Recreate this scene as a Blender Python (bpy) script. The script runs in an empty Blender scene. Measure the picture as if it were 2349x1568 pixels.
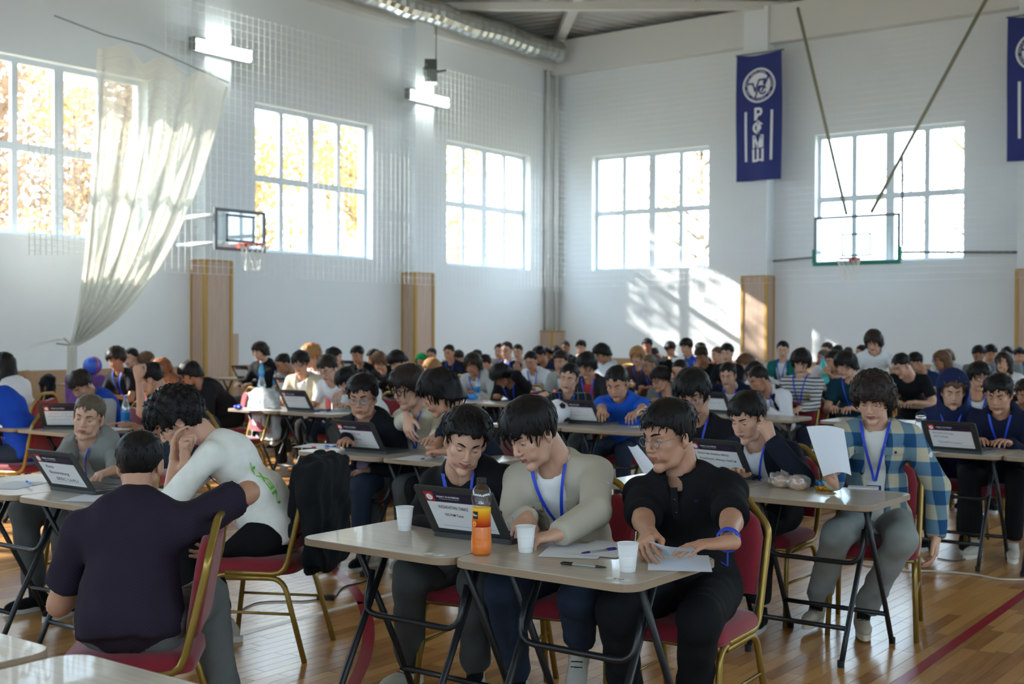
import bpy, bmesh, math, random
import numpy as np
from mathutils import Vector, Matrix

sc = bpy.context.scene
COL = sc.collection
R = math.radians
PI = math.pi
rng = np.random.default_rng(7)
random.seed(7)

# ------------------------------------------------------------------ camera, sky, sun, exposure
FPX = 2828.0
CAMH = 1.54
YAW, PITCH, ROLL = R(36.74), R(-0.552), R(0.217)
cam_d = bpy.data.cameras.new('camera')
cam_d.sensor_width = 36.0
cam_d.lens = FPX / 2349.0 * 36.0
cam_d.clip_start = 0.05
cam_d.clip_end = 400
cam_d.dof.use_dof = True
cam_d.dof.focus_distance = 4.5
cam_d.dof.aperture_fstop = 4.0
cam = bpy.data.objects.new('camera', cam_d)
COL.objects.link(cam)
_F = np.array([-math.sin(YAW) * math.cos(PITCH), math.cos(YAW) * math.cos(PITCH), math.sin(PITCH)])
_R = np.array([math.cos(YAW), math.sin(YAW), 0.0])
_U = np.cross(_R, _F)
_R, _U = _R * math.cos(ROLL) + _U * math.sin(ROLL), -_R * math.sin(ROLL) + _U * math.cos(ROLL)
_O = np.array([0, 0, CAMH])
cam.matrix_world = Matrix(((_R[0], _U[0], -_F[0], 0), (_R[1], _U[1], -_F[1], 0), (_R[2], _U[2], -_F[2], CAMH), (0, 0, 0, 1)))
sc.camera = cam

sc.view_settings.view_transform = 'Standard'
sc.view_settings.look = 'None'
sc.view_settings.gamma = 1.0
sc.view_settings.use_curve_mapping = False
sc.view_settings.exposure = 0.78

sc.cycles.max_bounces = 8
world = bpy.data.worlds.new('sky'); sc.world = world
world.use_nodes = True
_wn = world.node_tree.nodes; _wn.clear()
_bg = _wn.new('ShaderNodeBackground'); _wo = _wn.new('ShaderNodeOutputWorld')
_bg.inputs['Color'].default_value = (0.63, 0.82, 1.0, 1)
_bg.inputs['Strength'].default_value = 8.5
world.node_tree.links.new(_bg.outputs[0], _wo.inputs[0])

sun_d = bpy.data.lights.new('sun', 'SUN'); sun_d.energy = 11.0; sun_d.angle = R(0.6); sun_d.color = (1, 0.95, 0.88)
sun = bpy.data.objects.new('sun', sun_d); COL.objects.link(sun)
SUNDIR = Vector((2.17, 1.0, -1.26)).normalized()
sun.rotation_euler = SUNDIR.to_track_quat('-Z', 'Y').to_euler()

# ------------------------------------------------------------------ pixel helpers (photo pixel + real height/distance -> point in the hall)
def ray(px, py):
    return _F + _R * (px - 1174.5) / FPX + _U * (784 - py) / FPX
def atz(px, py, z):
    d = ray(px, py); return _O + d * (z - CAMH) / d[2]
def aty(px, py, y):
    d = ray(px, py); return _O + d * y / d[1]
def atx(px, py, x):
    d = ray(px, py); return _O + d * x / d[0]
def atd(px, py, dep):
    return _O + ray(px, py) * dep
def proj(P):
    d = np.asarray(P, float) - _O; z = d @ _F
    return 1174.5 + FPX * (d @ _R) / z, 784 - FPX * (d @ _U) / z, z

# ------------------------------------------------------------------ materials
MATS = {}
def lin(c):
    return tuple(((x / 12.92) if x <= 0.04045 else ((x + 0.055) / 1.055) ** 2.4) for x in c[:3])
def rgb(r, g, b):
    return lin((r / 255., g / 255., b / 255.))
def nt(name):
    m = bpy.data.materials.new(name); m.use_nodes = True
    n = m.node_tree.nodes; l = m.node_tree.links
    return m, n, l, n['Principled BSDF']
def mat(name, col, rough=0.6, metal=0.0, var=0.06, scale=30.0, bump=0.0, bscale=200.0, coat=0.0, spec=0.5, sheen=0.0):
    if name in MATS: return MATS[name]
    m, n, l, b = nt(name)
    b.inputs['Roughness'].default_value = rough
    b.inputs['Metallic'].default_value = metal
    b.inputs['Specular IOR Level'].default_value = spec
    if coat: b.inputs['Coat Weight'].default_value = coat
    if sheen: b.inputs['Sheen Weight'].default_value = sheen
    tc = n.new('ShaderNodeTexCoord')
    nz = n.new('ShaderNodeTexNoise'); nz.inputs['Scale'].default_value = scale; nz.inputs['Detail'].default_value = 3
    l.new(tc.outputs['Object'], nz.inputs['Vector'])
    mx = n.new('ShaderNodeMix'); mx.data_type = 'RGBA'
    mx.inputs[6].default_value = (*[max(0, c * (1 - var)) for c in col], 1)
    mx.inputs[7].default_value = (*[min(1, c * (1 + var)) for c in col], 1)
    l.new(nz.outputs['Fac'], mx.inputs[0]); l.new(mx.outputs[2], b.inputs['Base Color'])
    if bump:
        nb = n.new('ShaderNodeTexNoise'); nb.inputs['Scale'].default_value = bscale; nb.inputs['Detail'].default_value = 4
        l.new(tc.outputs['Object'], nb.inputs['Vector'])
        bp = n.new('ShaderNodeBump'); bp.inputs['Strength'].default_value = bump; bp.inputs['Distance'].default_value = 0.01
        l.new(nb.outputs['Fac'], bp.inputs['Height']); l.new(bp.outputs[0], b.inputs['Normal'])
    MATS[name] = m
    return m
def wood(name, c1, c2, axis='z', rough=0.5, scale=6.0, coat=0.0):
    if name in MATS: return MATS[name]
    m, n, l, b = nt(name)
    b.inputs['Roughness'].default_value = rough
    b.inputs['Coat Weight'].default_value = coat
    tc = n.new('ShaderNodeTexCoord'); mp = n.new('ShaderNodeMapping')
    s = {'x': (0.6, 12, 12), 'y': (12, 0.6, 12), 'z': (12, 12, 0.6)}[axis]
    mp.inputs['Scale'].default_value = s
    l.new(tc.outputs['Object'], mp.inputs['Vector'])
    nz = n.new('ShaderNodeTexNoise'); nz.inputs['Scale'].default_value = scale; nz.inputs['Detail'].default_value = 6; nz.inputs['Distortion'].default_value = 0.6
    l.new(mp.outputs[0], nz.inputs['Vector'])
    cr = n.new('ShaderNodeValToRGB')
    cr.color_ramp.elements[0].position = 0.3; cr.color_ramp.elements[0].color = (*c1, 1)
    cr.color_ramp.elements[1].position = 0.75; cr.color_ramp.elements[1].color = (*c2, 1)
    l.new(nz.outputs['Fac'], cr.inputs[0]); l.new(cr.outputs[0], b.inputs['Base Color'])
    MATS[name] = m
    return m
def math_node(n, l, op, a, b=None):
    q = n.new('ShaderNodeMath'); q.operation = op
    for i, v in enumerate((a, b)):
        if v is None: continue
        if isinstance(v, (int, float)): q.inputs[i].default_value = v
        else: l.new(v, q.inputs[i])
    return q.outputs[0]
def emis(name, col, strength):
    if name in MATS: return MATS[name]
    m, n, l, b = nt(name)
    b.inputs['Base Color'].default_value = (*col, 1)
    b.inputs['Emission Color'].default_value = (*col, 1)
    b.inputs['Emission Strength'].default_value = strength
    MATS[name] = m; return m
def clear_mat(name, tint=(1, 1, 1), gloss=0.08, rough=0.02, body=None, bodyfac=0.0):
    """see-through sheet: transparent with a little gloss (and a little of its own colour)"""
    if name in MATS: return MATS[name]
    m, n, l, b = nt(name); n.remove(b)
    out = n['Material Output']
    t = n.new('ShaderNodeBsdfTransparent'); t.inputs[0].default_value = (*tint, 1)
    g = n.new('ShaderNodeBsdfGlossy'); g.inputs['Roughness'].default_value = rough
    mx = n.new('ShaderNodeMixShader'); mx.inputs[0].default_value = gloss
    l.new(t.outputs[0], mx.inputs[1]); l.new(g.outputs[0], mx.inputs[2])
    last = mx
    if body:
        d = n.new('ShaderNodeBsdfDiffuse'); d.inputs[0].default_value = (*body, 1)
        m2 = n.new('ShaderNodeMixShader'); m2.inputs[0].default_value = bodyfac
        l.new(mx.outputs[0], m2.inputs[1]); l.new(d.outputs[0], m2.inputs[2]); last = m2
    l.new(last.outputs[0], out.inputs[0])
    MATS[name] = m; return m

# ------------------------------------------------------------------ mesh collector
class MB:
    """collects verts / faces of ONE part"""
    def __init__(self): self.v = []; self.f = []; self.mi = []; self.cur = 0
    def add(self, vs, fs):
        o = len(self.v); self.v.extend([tuple(map(float, p)) for p in vs])
        self.f.extend([tuple(i + o for i in q) for q in fs]); self.mi.extend([self.cur] * len(fs)); return self
    def box(self, a, b):
        (x0, y0, z0), (x1, y1, z1) = a, b
        vs = [(x0, y0, z0), (x1, y0, z0), (x1, y1, z0), (x0, y1, z0), (x0, y0, z1), (x1, y0, z1), (x1, y1, z1), (x0, y1, z1)]
        return self.add(vs, [(0, 3, 2, 1), (4, 5, 6, 7), (0, 1, 5, 4), (1, 2, 6, 5), (2, 3, 7, 6), (3, 0, 4, 7)])
    def tube(self, pts, r, n=8, caps=True, flat=None):
        pts = [np.asarray(p, float) for p in pts]
        rs = r if hasattr(r, '__len__') else [r] * len(pts)
        ring = []; prev = None
        for i, p in enumerate(pts):
            t = pts[min(i + 1, len(pts) - 1)] - pts[max(i - 1, 0)]; t = t / (np.linalg.norm(t) + 1e-9)
            if prev is None:
                up = np.array([0, 0, 1.]) if abs(t[2]) < 0.95 else np.array([1., 0, 0])
                a = np.cross(t, up); a /= np.linalg.norm(a)
            else:
                a = prev - t * (prev @ t); a /= (np.linalg.norm(a) + 1e-9)
            prev = a; b = np.cross(t, a)
            fl = 1.0 if flat is None else flat
            ring.append([p + rs[i] * (math.cos(2 * PI * k / n) * a + fl * math.sin(2 * PI * k / n) * b) for k in range(n)])
        vs = [q for rg in ring for q in rg]; fs = []
        for i in range(len(pts) - 1):
            for k in range(n):
                k2 = (k + 1) % n
                fs.append((i * n + k, i * n + k2, (i + 1) * n + k2, (i + 1) * n + k))
        if caps:
            fs.append(tuple(range(n - 1, -1, -1))); m = (len(pts) - 1) * n
            fs.append(tuple(m + k for k in range(n)))
        return self.add(vs, fs)
    def lathe(self, prof, n=24, c=(0, 0, 0), close=False):
        vs = []; fs = []
        for (r, z) in prof:
            for k in range(n):
                vs.append((c[0] + r * math.cos(2 * PI * k / n), c[1] + r * math.sin(2 * PI * k / n), c[2] + z))
        for i in range(len(prof) - 1):
            for k in range(n):
                k2 = (k + 1) % n
                fs.append((i * n + k, i * n + k2, (i + 1) * n + k2, (i + 1) * n + k))
        if prof[0][0] > 1e-5: fs.append(tuple(range(n - 1, -1, -1)))
        if prof[-1][0] > 1e-5 and not close: fs.append(tuple((len(prof) - 1) * n + k for k in range(n)))
        return self.add(vs, fs)
    def prism(self, poly, z0, z1):
        n = len(poly)
        vs = [(x, y, z0) for x, y in poly] + [(x, y, z1) for x, y in poly]
        fs = [tuple(range(n - 1, -1, -1)), tuple(range(n, 2 * n))]
        fs += [(k, (k + 1) % n, n + (k + 1) % n, n + k) for k in range(n)]
        return self.add(vs, fs)
    def grid(self, P, closed_u=False):
        nu, nv = len(P), len(P[0])
        vs = [p for row in P for p in row]; fs = []
        for i in range(nu - (0 if closed_u else 1)):
            for j in range(nv - 1):
                i2 = (i + 1) % nu
                fs.append((i * nv + j, i2 * nv + j, i2 * nv + j + 1, i * nv + j + 1))
        return self.add(vs, fs)
    def xf(self, M):
        self.v = [tuple(M @ Vector(p)) for p in self.v]; return self
    def mesh(self, name, smooth=False):
        me = bpy.data.meshes.new(name); me.from_pydata(self.v, [], self.f)
        if any(self.mi): me.polygons.foreach_set('material_index', self.mi)
        if smooth: me.shade_smooth()
        me.validate(); me.update(); return me
    def build(self, name, m, parent=None, smooth=False, loc=None, rz=0.0, bevel=0.0, seg=2):
        o = bpy.data.objects.new(name, self.mesh(name, smooth)); COL.objects.link(o)
        for q in (m if isinstance(m, (list, tuple)) else [m]): o.data.materials.append(q)
        if parent: o.parent = parent
        if loc is not None: o.location = loc
        o.rotation_euler[2] = rz
        if bevel:
            md = o.modifiers.new('bevel', 'BEVEL'); md.width = bevel; md.segments = seg; md.limit_method = 'ANGLE'; md.angle_limit = R(40)
        return o
def np_mesh(name, V, Fq, mi=None, smooth=True):
    """fast mesh from arrays; Fq: (n,4) quads (or (n,3))"""
    me = bpy.data.meshes.new(name); V = np.asarray(V, np.float32); Fq = np.asarray(Fq, np.int32)
    nf, k = Fq.shape
    me.vertices.add(len(V)); me.vertices.foreach_set('co', V.ravel())
    me.loops.add(nf * k); me.loops.foreach_set('vertex_index', Fq.ravel())
    me.polygons.add(nf); me.polygons.foreach_set('loop_start', np.arange(0, nf * k, k, dtype=np.int32))
    me.polygons.foreach_set('loop_total', np.full(nf, k, np.int32))
    if mi is not None: me.polygons.foreach_set('material_index', np.asarray(mi, np.int32))
    me.update(calc_edges=True)
    if smooth: me.shade_smooth()
    return me
def tag(o, label=None, cat=None, group=None, kind=None):
    if label: o['label'] = label
    if cat: o['category'] = cat
    if group: o['group'] = group
    if kind: o['kind'] = kind
    return o
def empty(name, loc=(0, 0, 0), rz=0.0, label=None, cat=None, group=None, kind=None):
    o = bpy.data.objects.new(name, None); COL.objects.link(o); o.location = loc; o.rotation_euler[2] = rz
    o.empty_display_size = 0.1
    return tag(o, label, cat, group, kind)
def copy_tree(o, parent=None):
    c = o.copy(); COL.objects.link(c); c.parent = parent
    for ch in o.children: copy_tree(ch, c)
    return c
def chs(o):
    return [c for c in bpy.data.objects if c.parent == o]
def rrect(w, d, r, n=5, cx=0, cy=0):
    out = []
    for (sx, sy, a0) in ((1, 1, 0), (-1, 1, 90), (-1, -1, 180), (1, -1, 270)):
        for k in range(n + 1):
            a = R(a0 + 90 * k / n)
            out.append((cx + sx * (w / 2 - r) + r * math.cos(a), cy + sy * (d / 2 - r) + r * math.sin(a)))
    return out
def arc(c, r, a0, a1, n, plane='xy'):
    out = []
    for k in range(n + 1):
        a = R(a0 + (a1 - a0) * k / n)
        u, v = r * math.cos(a), r * math.sin(a)
        out.append({'xy': (c[0] + u, c[1] + v, c[2]), 'yz': (c[0], c[1] + u, c[2] + v), 'xz': (c[0] + u, c[1], c[2] + v)}[plane])
    return out
def bend(pts, r, n=4):
    """polyline with rounded corners"""
    pts = [np.asarray(p, float) for p in pts]; out = [pts[0]]
    for i in range(1, len(pts) - 1):
        a, b, c = pts[i - 1], pts[i], pts[i + 1]
        u = (a - b) / np.linalg.norm(a - b); v = (c - b) / np.linalg.norm(c - b)
        rr = min(r, 0.45 * np.linalg.norm(a - b), 0.45 * np.linalg.norm(c - b))
        p, q = b + u * rr, b + v * rr
        for k in range(n + 1):
            t = k / n; out.append((1 - t) ** 2 * p + 2 * t * (1 - t) * b + t * t * q)
    out.append(pts[-1]); return out
def text_mesh(txt, size, shear=0.0, thin=0.0, extrude=0.0):
    """flat mesh of a line of writing, origin at left baseline, x right, y up"""
    cu = bpy.data.curves.new('t', 'FONT'); cu.body = txt; cu.size = size; cu.shear = shear; cu.offset = thin; cu.extrude = extrude
    cu.resolution_u = 2
    o = bpy.data.objects.new('t', cu); COL.objects.link(o)
    dg = bpy.context.evaluated_depsgraph_get()
    me = bpy.data.meshes.new_from_object(o.evaluated_get(dg))
    bpy.data.objects.remove(o); bpy.data.curves.remove(cu)
    return me
def text_obj(name, txt, size, m, parent, loc, rot=(0, 0, 0), shear=0.0, thin=0.0, width=None):
    me = text_mesh(txt, size, shear, thin)
    if width and len(me.vertices):
        xs = [v.co.x for v in me.vertices]; w = max(xs) - min(xs)
        for v in me.vertices: v.co.x = (v.co.x - min(xs)) * width / w
    o = bpy.data.objects.new(name, me); COL.objects.link(o); me.materials.clear(); me.materials.append(m)
    o.parent = parent; o.location = loc; o.rotation_euler = rot
    return o
# ------------------------------------------------------------------ the hall
XL, YF, XR, YB = -17.01, 24.44, 10.2, -9.0
ZT, ZS, ZP, ZE = 5.63, 2.95, 2.69, 8.4
M_wall = mat('white_wall_paint', rgb(222, 227, 229), 0.75, var=0.02, scale=2.0, bump=0.05, bscale=60)
M_wall2 = mat('white_cornice_paint', rgb(214, 214, 210), 0.75, var=0.02, scale=2.0)
M_frame = mat('window_plastic', rgb(205, 212, 218), 0.4, var=0.01)
M_pane = clear_mat('window_glass', (0.97, 0.98, 0.98), 0.04)
M_clad = wood('pillar_wood', rgb(176, 150, 132), rgb(196, 170, 150), 'z', 0.5, 4)
M_trim = mat('yellow_wood_trim', rgb(176, 138, 62), 0.5)
M_wains = wood('wainscot_wood', rgb(156, 122, 88), rgb(182, 148, 112), 'x', 0.5, 4)

def struct(o): o['kind'] = 'structure'; return o
WIN_L = [20.42 - 5.38 * k for k in range(6)]
WIN_F = [-15.9 + 5.54 * k for k in range(5)]
WW = 3.06
def wall_strip(mb, along, t0, t1, c_in, c_out, opens, z1=ZE):
    """wall with window openings; along = 'x' or 'y'"""
    def bx(a0, a1, z0, zz):
        lo, hi = min(c_in, c_out), max(c_in, c_out)
        if along == 'y': mb.box((lo, a0, z0), (hi, a1, zz))
        else: mb.box((a0, lo, z0), (a1, hi, zz))
    bx(t0, t1, -0.05, ZS); bx(t0, t1, ZT, z1)
    cur = t0
    for a in sorted(opens):
        bx(cur, a, ZS, ZT); cur = a + WW
    bx(cur, t1, ZS, ZT)
for nm, al, t0, t1, ci, co, op in (('wall_left', 'y', YB - .4, YF + .4, XL, XL - .4, WIN_L), ('wall_far', 'x', XL, XR, YF, YF + .4, WIN_F),
                                   ('wall_right', 'y', YB - .4, YF + .4, XR, XR + .4, WIN_L), ('wall_back', 'x', XL, XR, YB, YB - .4, WIN_F)):
    mb = MB(); wall_strip(mb, al, t0, t1, ci, co, op); struct(mb.build(nm, M_wall))

WN = [0]
def window(along, a, c, s):
    """window in the opening that starts at a; c inner wall plane, s outward sign"""
    WN[0] += 1
    w = empty('window_%d' % WN[0], (0, 0, 0)); struct(w)
    g = c + s * 0.2
    def bx(mb, a0, a1, z0, z1, t=0.03):
        if along == 'y': mb.box((g - t, a0, z0), (g + t, a1, z1))
        else: mb.box((a0, g - t, z0), (a1, g + t, z1))
    zm = ZS + (ZT - ZS) * 0.50
    cols = [0.0, 0.25, 0.5, 0.75, 1.0]
    mb = MB()
    bx(mb, a, a + WW, ZS, ZS + .06); bx(mb, a, a + WW, ZT - .08, ZT); bx(mb, a, a + .07, ZS + .06, ZT - .08); bx(mb, a + WW - .07, a + WW, ZS + .06, ZT - .08)
    mb.build('window_frame', M_frame, w)
    mb = MB(); bx(mb, a + WW / 2 - .085, a + WW / 2 + .085, ZS + .06, ZT - .08); mb.build('centre_post', M_frame, w)
    for q in (0.255, 0.745):
        mb = MB(); bx(mb, a + WW * q - .05, a + WW * q + .05, ZS + .06, ZT - .08); mb.build('mullion', M_frame, w)
    mb = MB(); bx(mb, a + .07, a + WW - .07, zm - .06, zm + .06, .028); mb.build('transom', M_frame, w)
    for i in range(4):
        for z0, z1 in ((ZS, zm), (zm, ZT)):
            mb = MB(); bx(mb, a + WW * cols[i] + .03, a + WW * cols[i + 1] - .03, z0 + .03, z1 - .03, .004); mb.build('pane', M_pane, w)
    ld = bpy.data.lights.new('portal', 'AREA'); ld.shape = 'RECTANGLE'; ld.size = WW; ld.size_y = ZT - ZS; ld.cycles.is_portal = True
    lo = bpy.data.objects.new('window_portal', ld); COL.objects.link(lo); lo.parent = w
    zc = (ZS + ZT) / 2
    if along == 'y':
        lo.location = (c + s * .3, a + WW / 2, zc); d = Vector((-s, 0, 0))
    else:
        lo.location = (a + WW / 2, c + s * .3, zc); d = Vector((0, -s, 0))
    lo.rotation_euler = d.to_track_quat('-Z', 'Z').to_euler()
    return w
for a in WIN_L: window('y', a, XL, -1)
for a in WIN_F: window('x', a, YF, 1)
for a in WIN_L: window('y', a, XR, 1)  # right and back windows are unseen, added to bring daylight to the foreground
for a in WIN_F: window('x', a, YB, -1)

# pillars with wood cladding
PD = 0.36
def pillar(n, x0, y0, x1, y1, step=None):
    p = empty('trim_%d' % n); struct(p)
    MB().box((x0, y0, ZP), (x1, y1, ZE)).build('pillar_shaft', M_wall, p)
    e = 0.012
    MB().box((x0 - e, y0 - e, 0), (x1 + e, y1 + e, ZP)).build('wood_panel', M_clad, p)
    for (cx, cy) in ((x0, y0), (x1, y0), (x1, y1), (x0, y1)):
        MB().box((cx - .03, cy - .03, 0), (cx + .03, cy + .03, ZP)).build('corner_strip', M_trim, p)
    MB().box((x0 - .025, y0 - .025, ZP), (x1 + .025, y1 + .025, ZP + .03)).build('top_cap', M_trim, p)
    if step: MB().box((x0, y1 + .03, 0), (x1 + e, y1 + .17, 1.46)).build('wood_panel', M_clad, p)
k = 1
for i, y in enumerate([19.0, 13.62, 8.24, 2.86, -2.52, -7.9]):
    pillar(k, XL, y, XL + PD, y + .55, step=(i == 1)); k += 1
for x in [-11.83, -6.22, -0.6, 5.0]:
    pillar(k, x, YF - PD, x + .55, YF); k += 1
# corner box + pipes
p = empty('trim_%d' % k); struct(p); k += 1
MB().box((XL, 23.92, 0), (XL + .33, YF, 1.5)).build('wood_panel', M_clad, p)
MB().box((XL + .31, 23.9, 0), (XL + .35, 23.95, 1.5)).build('corner_strip', M_trim, p)
MB().box((XL, 23.9, 1.5), (XL + .36, YF, 1.53)).build('top_cap', M_trim, p)
for dx, dy, r in ((.1, .38, .06), (.22, .2, .05)):
    MB().tube([(XL + dx, YF - dy, 1.5), (XL + dx, YF - dy, ZE)], r, 10).build('heating_pipe', M_wall2, p, smooth=True)
# wainscot
def wains(n, a, b):
    o = MB().box(a, b).build('baseboard_' + n, M_wains); struct(o)
wains('left', (XL, YB, 0), (XL + .06, 23.9, .9)); wains('far', (XL + .35, YF - .06, 0), (XR, YF, .9))
# cornice
o = MB().box((XL, YF - .3, 7.62), (XR, YF, ZE)).build('trim_%d' % k, M_wall2); struct(o); k += 1
o = MB().box((XL, YB, 7.72), (XL + .22, YF - .3, ZE)).build('trim_%d' % k, M_wall2); struct(o); k += 1

# ceiling: low hip roof of ribbed sheet
def ribbed():
    m, n, l, b = nt('ribbed_ceiling_sheet'); b.inputs['Roughness'].default_value = .55
    b.inputs['Base Color'].default_value = (*rgb(190, 192, 190), 1)
    g = n.new('ShaderNodeNewGeometry'); w = n.new('ShaderNodeTexWave'); w.inputs['Scale'].default_value = 1.4; w.wave_profile = 'TRI'
    mp = n.new('ShaderNodeMapping'); mp.inputs['Rotation'].default_value = (0, 0, R(45))
    l.new(g.outputs['Position'], mp.inputs[0]); l.new(mp.outputs[0], w.inputs[0])
    bp = n.new('ShaderNodeBump'); bp.inputs['Strength'].default_value = .6; bp.inputs['Distance'].default_value = .05
    l.new(w.outputs['Fac'], bp.inputs['Height']); l.new(bp.outputs[0], b.inputs['Normal'])
    return m
ins, zc = 8.0, 10.3
A = [(XL - .4, YB - .4), (XR + .4, YB - .4), (XR + .4, YF + .4), (XL - .4, YF + .4)]
B = [(XL + ins, YB + ins), (XR - ins, YB + ins), (XR - ins, YF - ins), (XL + ins, YF - ins)]
mb = MB(); vs = [(x, y, ZE) for x, y in A] + [(x, y, zc) for x, y in B] + [(x, y, ZE + .3) for x, y in A] + [(x, y, zc + .3) for x, y in B]
fs = [(0, 4, 5, 1), (1, 5, 6, 2), (2, 6, 7, 3), (3, 7, 4, 0), (4, 7, 6, 5)] + [(8, 9, 13, 12), (9, 10, 14, 13), (10, 11, 15, 14), (11, 8, 12, 15), (12, 13, 14, 15)]
fs += [(0, 1, 9, 8), (1, 2, 10, 9), (2, 3, 11, 10), (3, 0, 8, 11)]
struct(mb.add(vs, fs).build('ceiling', ribbed()))
# roof steel
M_steel = mat('white_steel', rgb(212, 212, 208), 0.5)
def beam(mb, a, b, w, h):
    a, b = Vector(a), Vector(b); d = (b - a).normalized(); s = d.cross(Vector((0, 0, 1))).normalized() * w / 2; u = s.cross(d).normalized() * h / 2
    vs = [a - s - u, a + s - u, a + s + u, a - s + u, b - s - u, b + s - u, b + s + u, b - s + u]
    return mb.add(vs, [(0, 1, 2, 3), (7, 6, 5, 4), (0, 4, 5, 1), (1, 5, 6, 2), (2, 6, 7, 3), (3, 7, 4, 0)])
tr = empty('roof_truss', (0, 0, 0), label='white steel corner truss under the grey ribbed ceiling', cat='truss')
beam(MB(), (XL, 20.2, 8.42), (-11.0, YF, 8.42), .16, .16).build('tie_beam', M_steel, tr)
beam(MB(), (XL + .1, YF - .1, 8.3), (XL + 6.2, YF - 6.2, 9.75), .22, .16).build('hip_rafter', M_steel, tr)
for t, dz in ((.22, .55), (.38, .55), (.66, .6), (.8, .6)):
    a = Vector((XL, 20.2, 8.42)).lerp(Vector((-11.0, YF, 8.42)), t)
    q = Vector((XL, 20.2, 8.42)).lerp(Vector((-11.0, YF, 8.42)), .3 if t < .5 else .73)
    beam(MB(), (q.x, q.y, 8.42), (a.x - .25, a.y + .3, 8.42 + dz), .07, .07).build('strut', M_steel, tr)
for j, (x0, y0, x1, y1) in enumerate(((XL, 14.4, -4.5, YF), )):
    t2 = empty('roof_truss', (0, 0, 0), label='long white steel tie crossing the ceiling in front of the corner truss', cat='truss')
    beam(MB(), (x0, y0, 9.35), (x1, y1, 9.35), .14, .2).build('tie_beam', M_steel, t2)
# silver duct
M_duct = mat('silver_duct_foil', rgb(190, 192, 190), 0.28, 1.0, bump=.5, bscale=25)
pts = [(XL + .55, y, 8.02 + .02 * math.sin(y * 3)) for y in np.arange(2.0, 23.9, .12)]
rs = [.24 + .018 * (i % 2) + .015 * math.sin(i * .7) for i in range(len(pts))]
tag(MB().tube(pts, rs, 14).build('ventilation_duct', M_duct, smooth=False), 'crinkled silver foil ventilation duct along the top of left wall', 'duct')

# fluorescent fixtures on the pillars
M_tube = emis('lit_tube', (0.9, 1.0, 0.98), 30.0)
M_fix = mat('grey_fixture', rgb(120, 124, 124), 0.5)
for (y, lab) in ((13.62, 'lit twin-tube fluorescent lamp on the pillar beside the gathered net'), (19.0, 'lit twin-tube fluorescent lamp below the speaker on second pillar'), (8.24, 'lit fluorescent lamp on the nearest left pillar')):
    f = empty('fluorescent_lamp', (XL + PD, y + .3, 6.28), label=lab, cat='lamp', group='wall lamps')
    MB().box((0, -.66, -.1), (.06, .66, .12)).build('housing', M_fix, f)
    for z in (-.04, .07):
        MB().tube([(.1, -.6, z), (.1, .6, z)], .028, 8).build('tube', M_tube, f, smooth=True)
    for s in (-1, 1): MB().box((.05, s * .63 - .03, -.1), (.13, s * .63 + .03, .12)).build('end_cap', M_fix, f)
# loudspeaker
s = empty('loudspeaker', (XL + PD + .3, 19.12, 6.78), R(-50), label='grey hexagonal loudspeaker above the second pillar lamp', cat='loudspeaker')
M_spk = mat('grey_speaker', rgb(96, 102, 98), .6)
MB().prism([(.27 * math.cos(R(60 * i)), .27 * math.sin(R(60 * i))) for i in range(6)], 0, .25).xf(Matrix.Rotation(R(90), 4, 'X') @ Matrix.Translation((0, 0, -.12))).build('cabinet', M_spk, s, bevel=.01)
MB().lathe([(.11, 0), (.13, .02), (.12, .035), (.05, .01), (.02, .03), (0, .03)], 20).xf(Matrix.Translation((0, -.13, -.03)) @ Matrix.Rotation(R(90), 4, 'X')).build('cone', mat('pale_cone', rgb(170, 175, 170), .5), s, smooth=True)
MB().tube([(0, .12, .0), (-.1, .3, .05)], .025, 8).build('bracket', M_spk, s)
MB().tube([(-.12, .1, .1), (-.12, .1, 1.0)], .012, 6).build('cable', M_fix, s)

# ------------------------------------------------------------------ floor: base, planks, painted lines
def plank_mat(name, attr):
    m, n, l, b = nt(name)
    b.inputs['Roughness'].default_value = .27; b.inputs['Coat Weight'].default_value = .15; b.inputs['Coat Roughness'].default_value = .15
    g = n.new('ShaderNodeNewGeometry'); mp = n.new('ShaderNodeMapping'); mp.inputs['Scale'].default_value = (40, 2.2, 1)
    l.new(g.outputs['Position'], mp.inputs[0])
    nz = n.new('ShaderNodeTexNoise'); nz.inputs['Scale'].default_value = 1.0; nz.inputs['Detail'].default_value = 5; nz.inputs['Distortion'].default_value = .8
    l.new(mp.outputs[0], nz.inputs[0])
    if attr:
        a = n.new('ShaderNodeAttribute'); a.attribute_name = 'shade'; src = a.outputs['Fac']
    else:
        a = n.new('ShaderNodeObjectInfo'); src = a.outputs['Random']
    v = math_node(n, l, 'ADD', math_node(n, l, 'MULTIPLY', src, .62), math_node(n, l, 'MULTIPLY', nz.outputs['Fac'], .38))
    cr = n.new('ShaderNodeValToRGB'); e = cr.color_ramp.elements
    e[0].position = .08; e[0].color = (*rgb(146, 96, 48), 1); e[1].position = .9; e[1].color = (*rgb(206, 156, 90), 1)
    q = e.new(.5); q.color = (*rgb(186, 134, 74), 1)
    l.new(v, cr.inputs[0]); l.new(cr.outputs[0], b.inputs['Base Color'])
    return m
M_plank = plank_mat('parquet_plank', False); M_planks = plank_mat('parquet_planks', True)
floor = struct(MB().box((XL - .4, YB - .4, -.3), (XR + .4, YF + .4, -.012)).build('floor', mat('floor_screed', rgb(92, 60, 32), .6)))
PW, PL = .072, .46
def plank_list():
    out = []
    nx = int((XR - XL) / PW)
    r2 = np.random.default_rng(3); off = r2.random(nx) * PL
    for i in range(nx):
        x = XL + (i + .5) * PW
        ys = np.arange(YB - PL + off[i], YF + PL, PL) + PL / 2
        for y in ys: out.append((x, y))
    return np.array(out)
PK = plank_list()
d3 = np.c_[PK, np.zeros(len(PK))] - _O
zz = d3 @ _F
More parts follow.
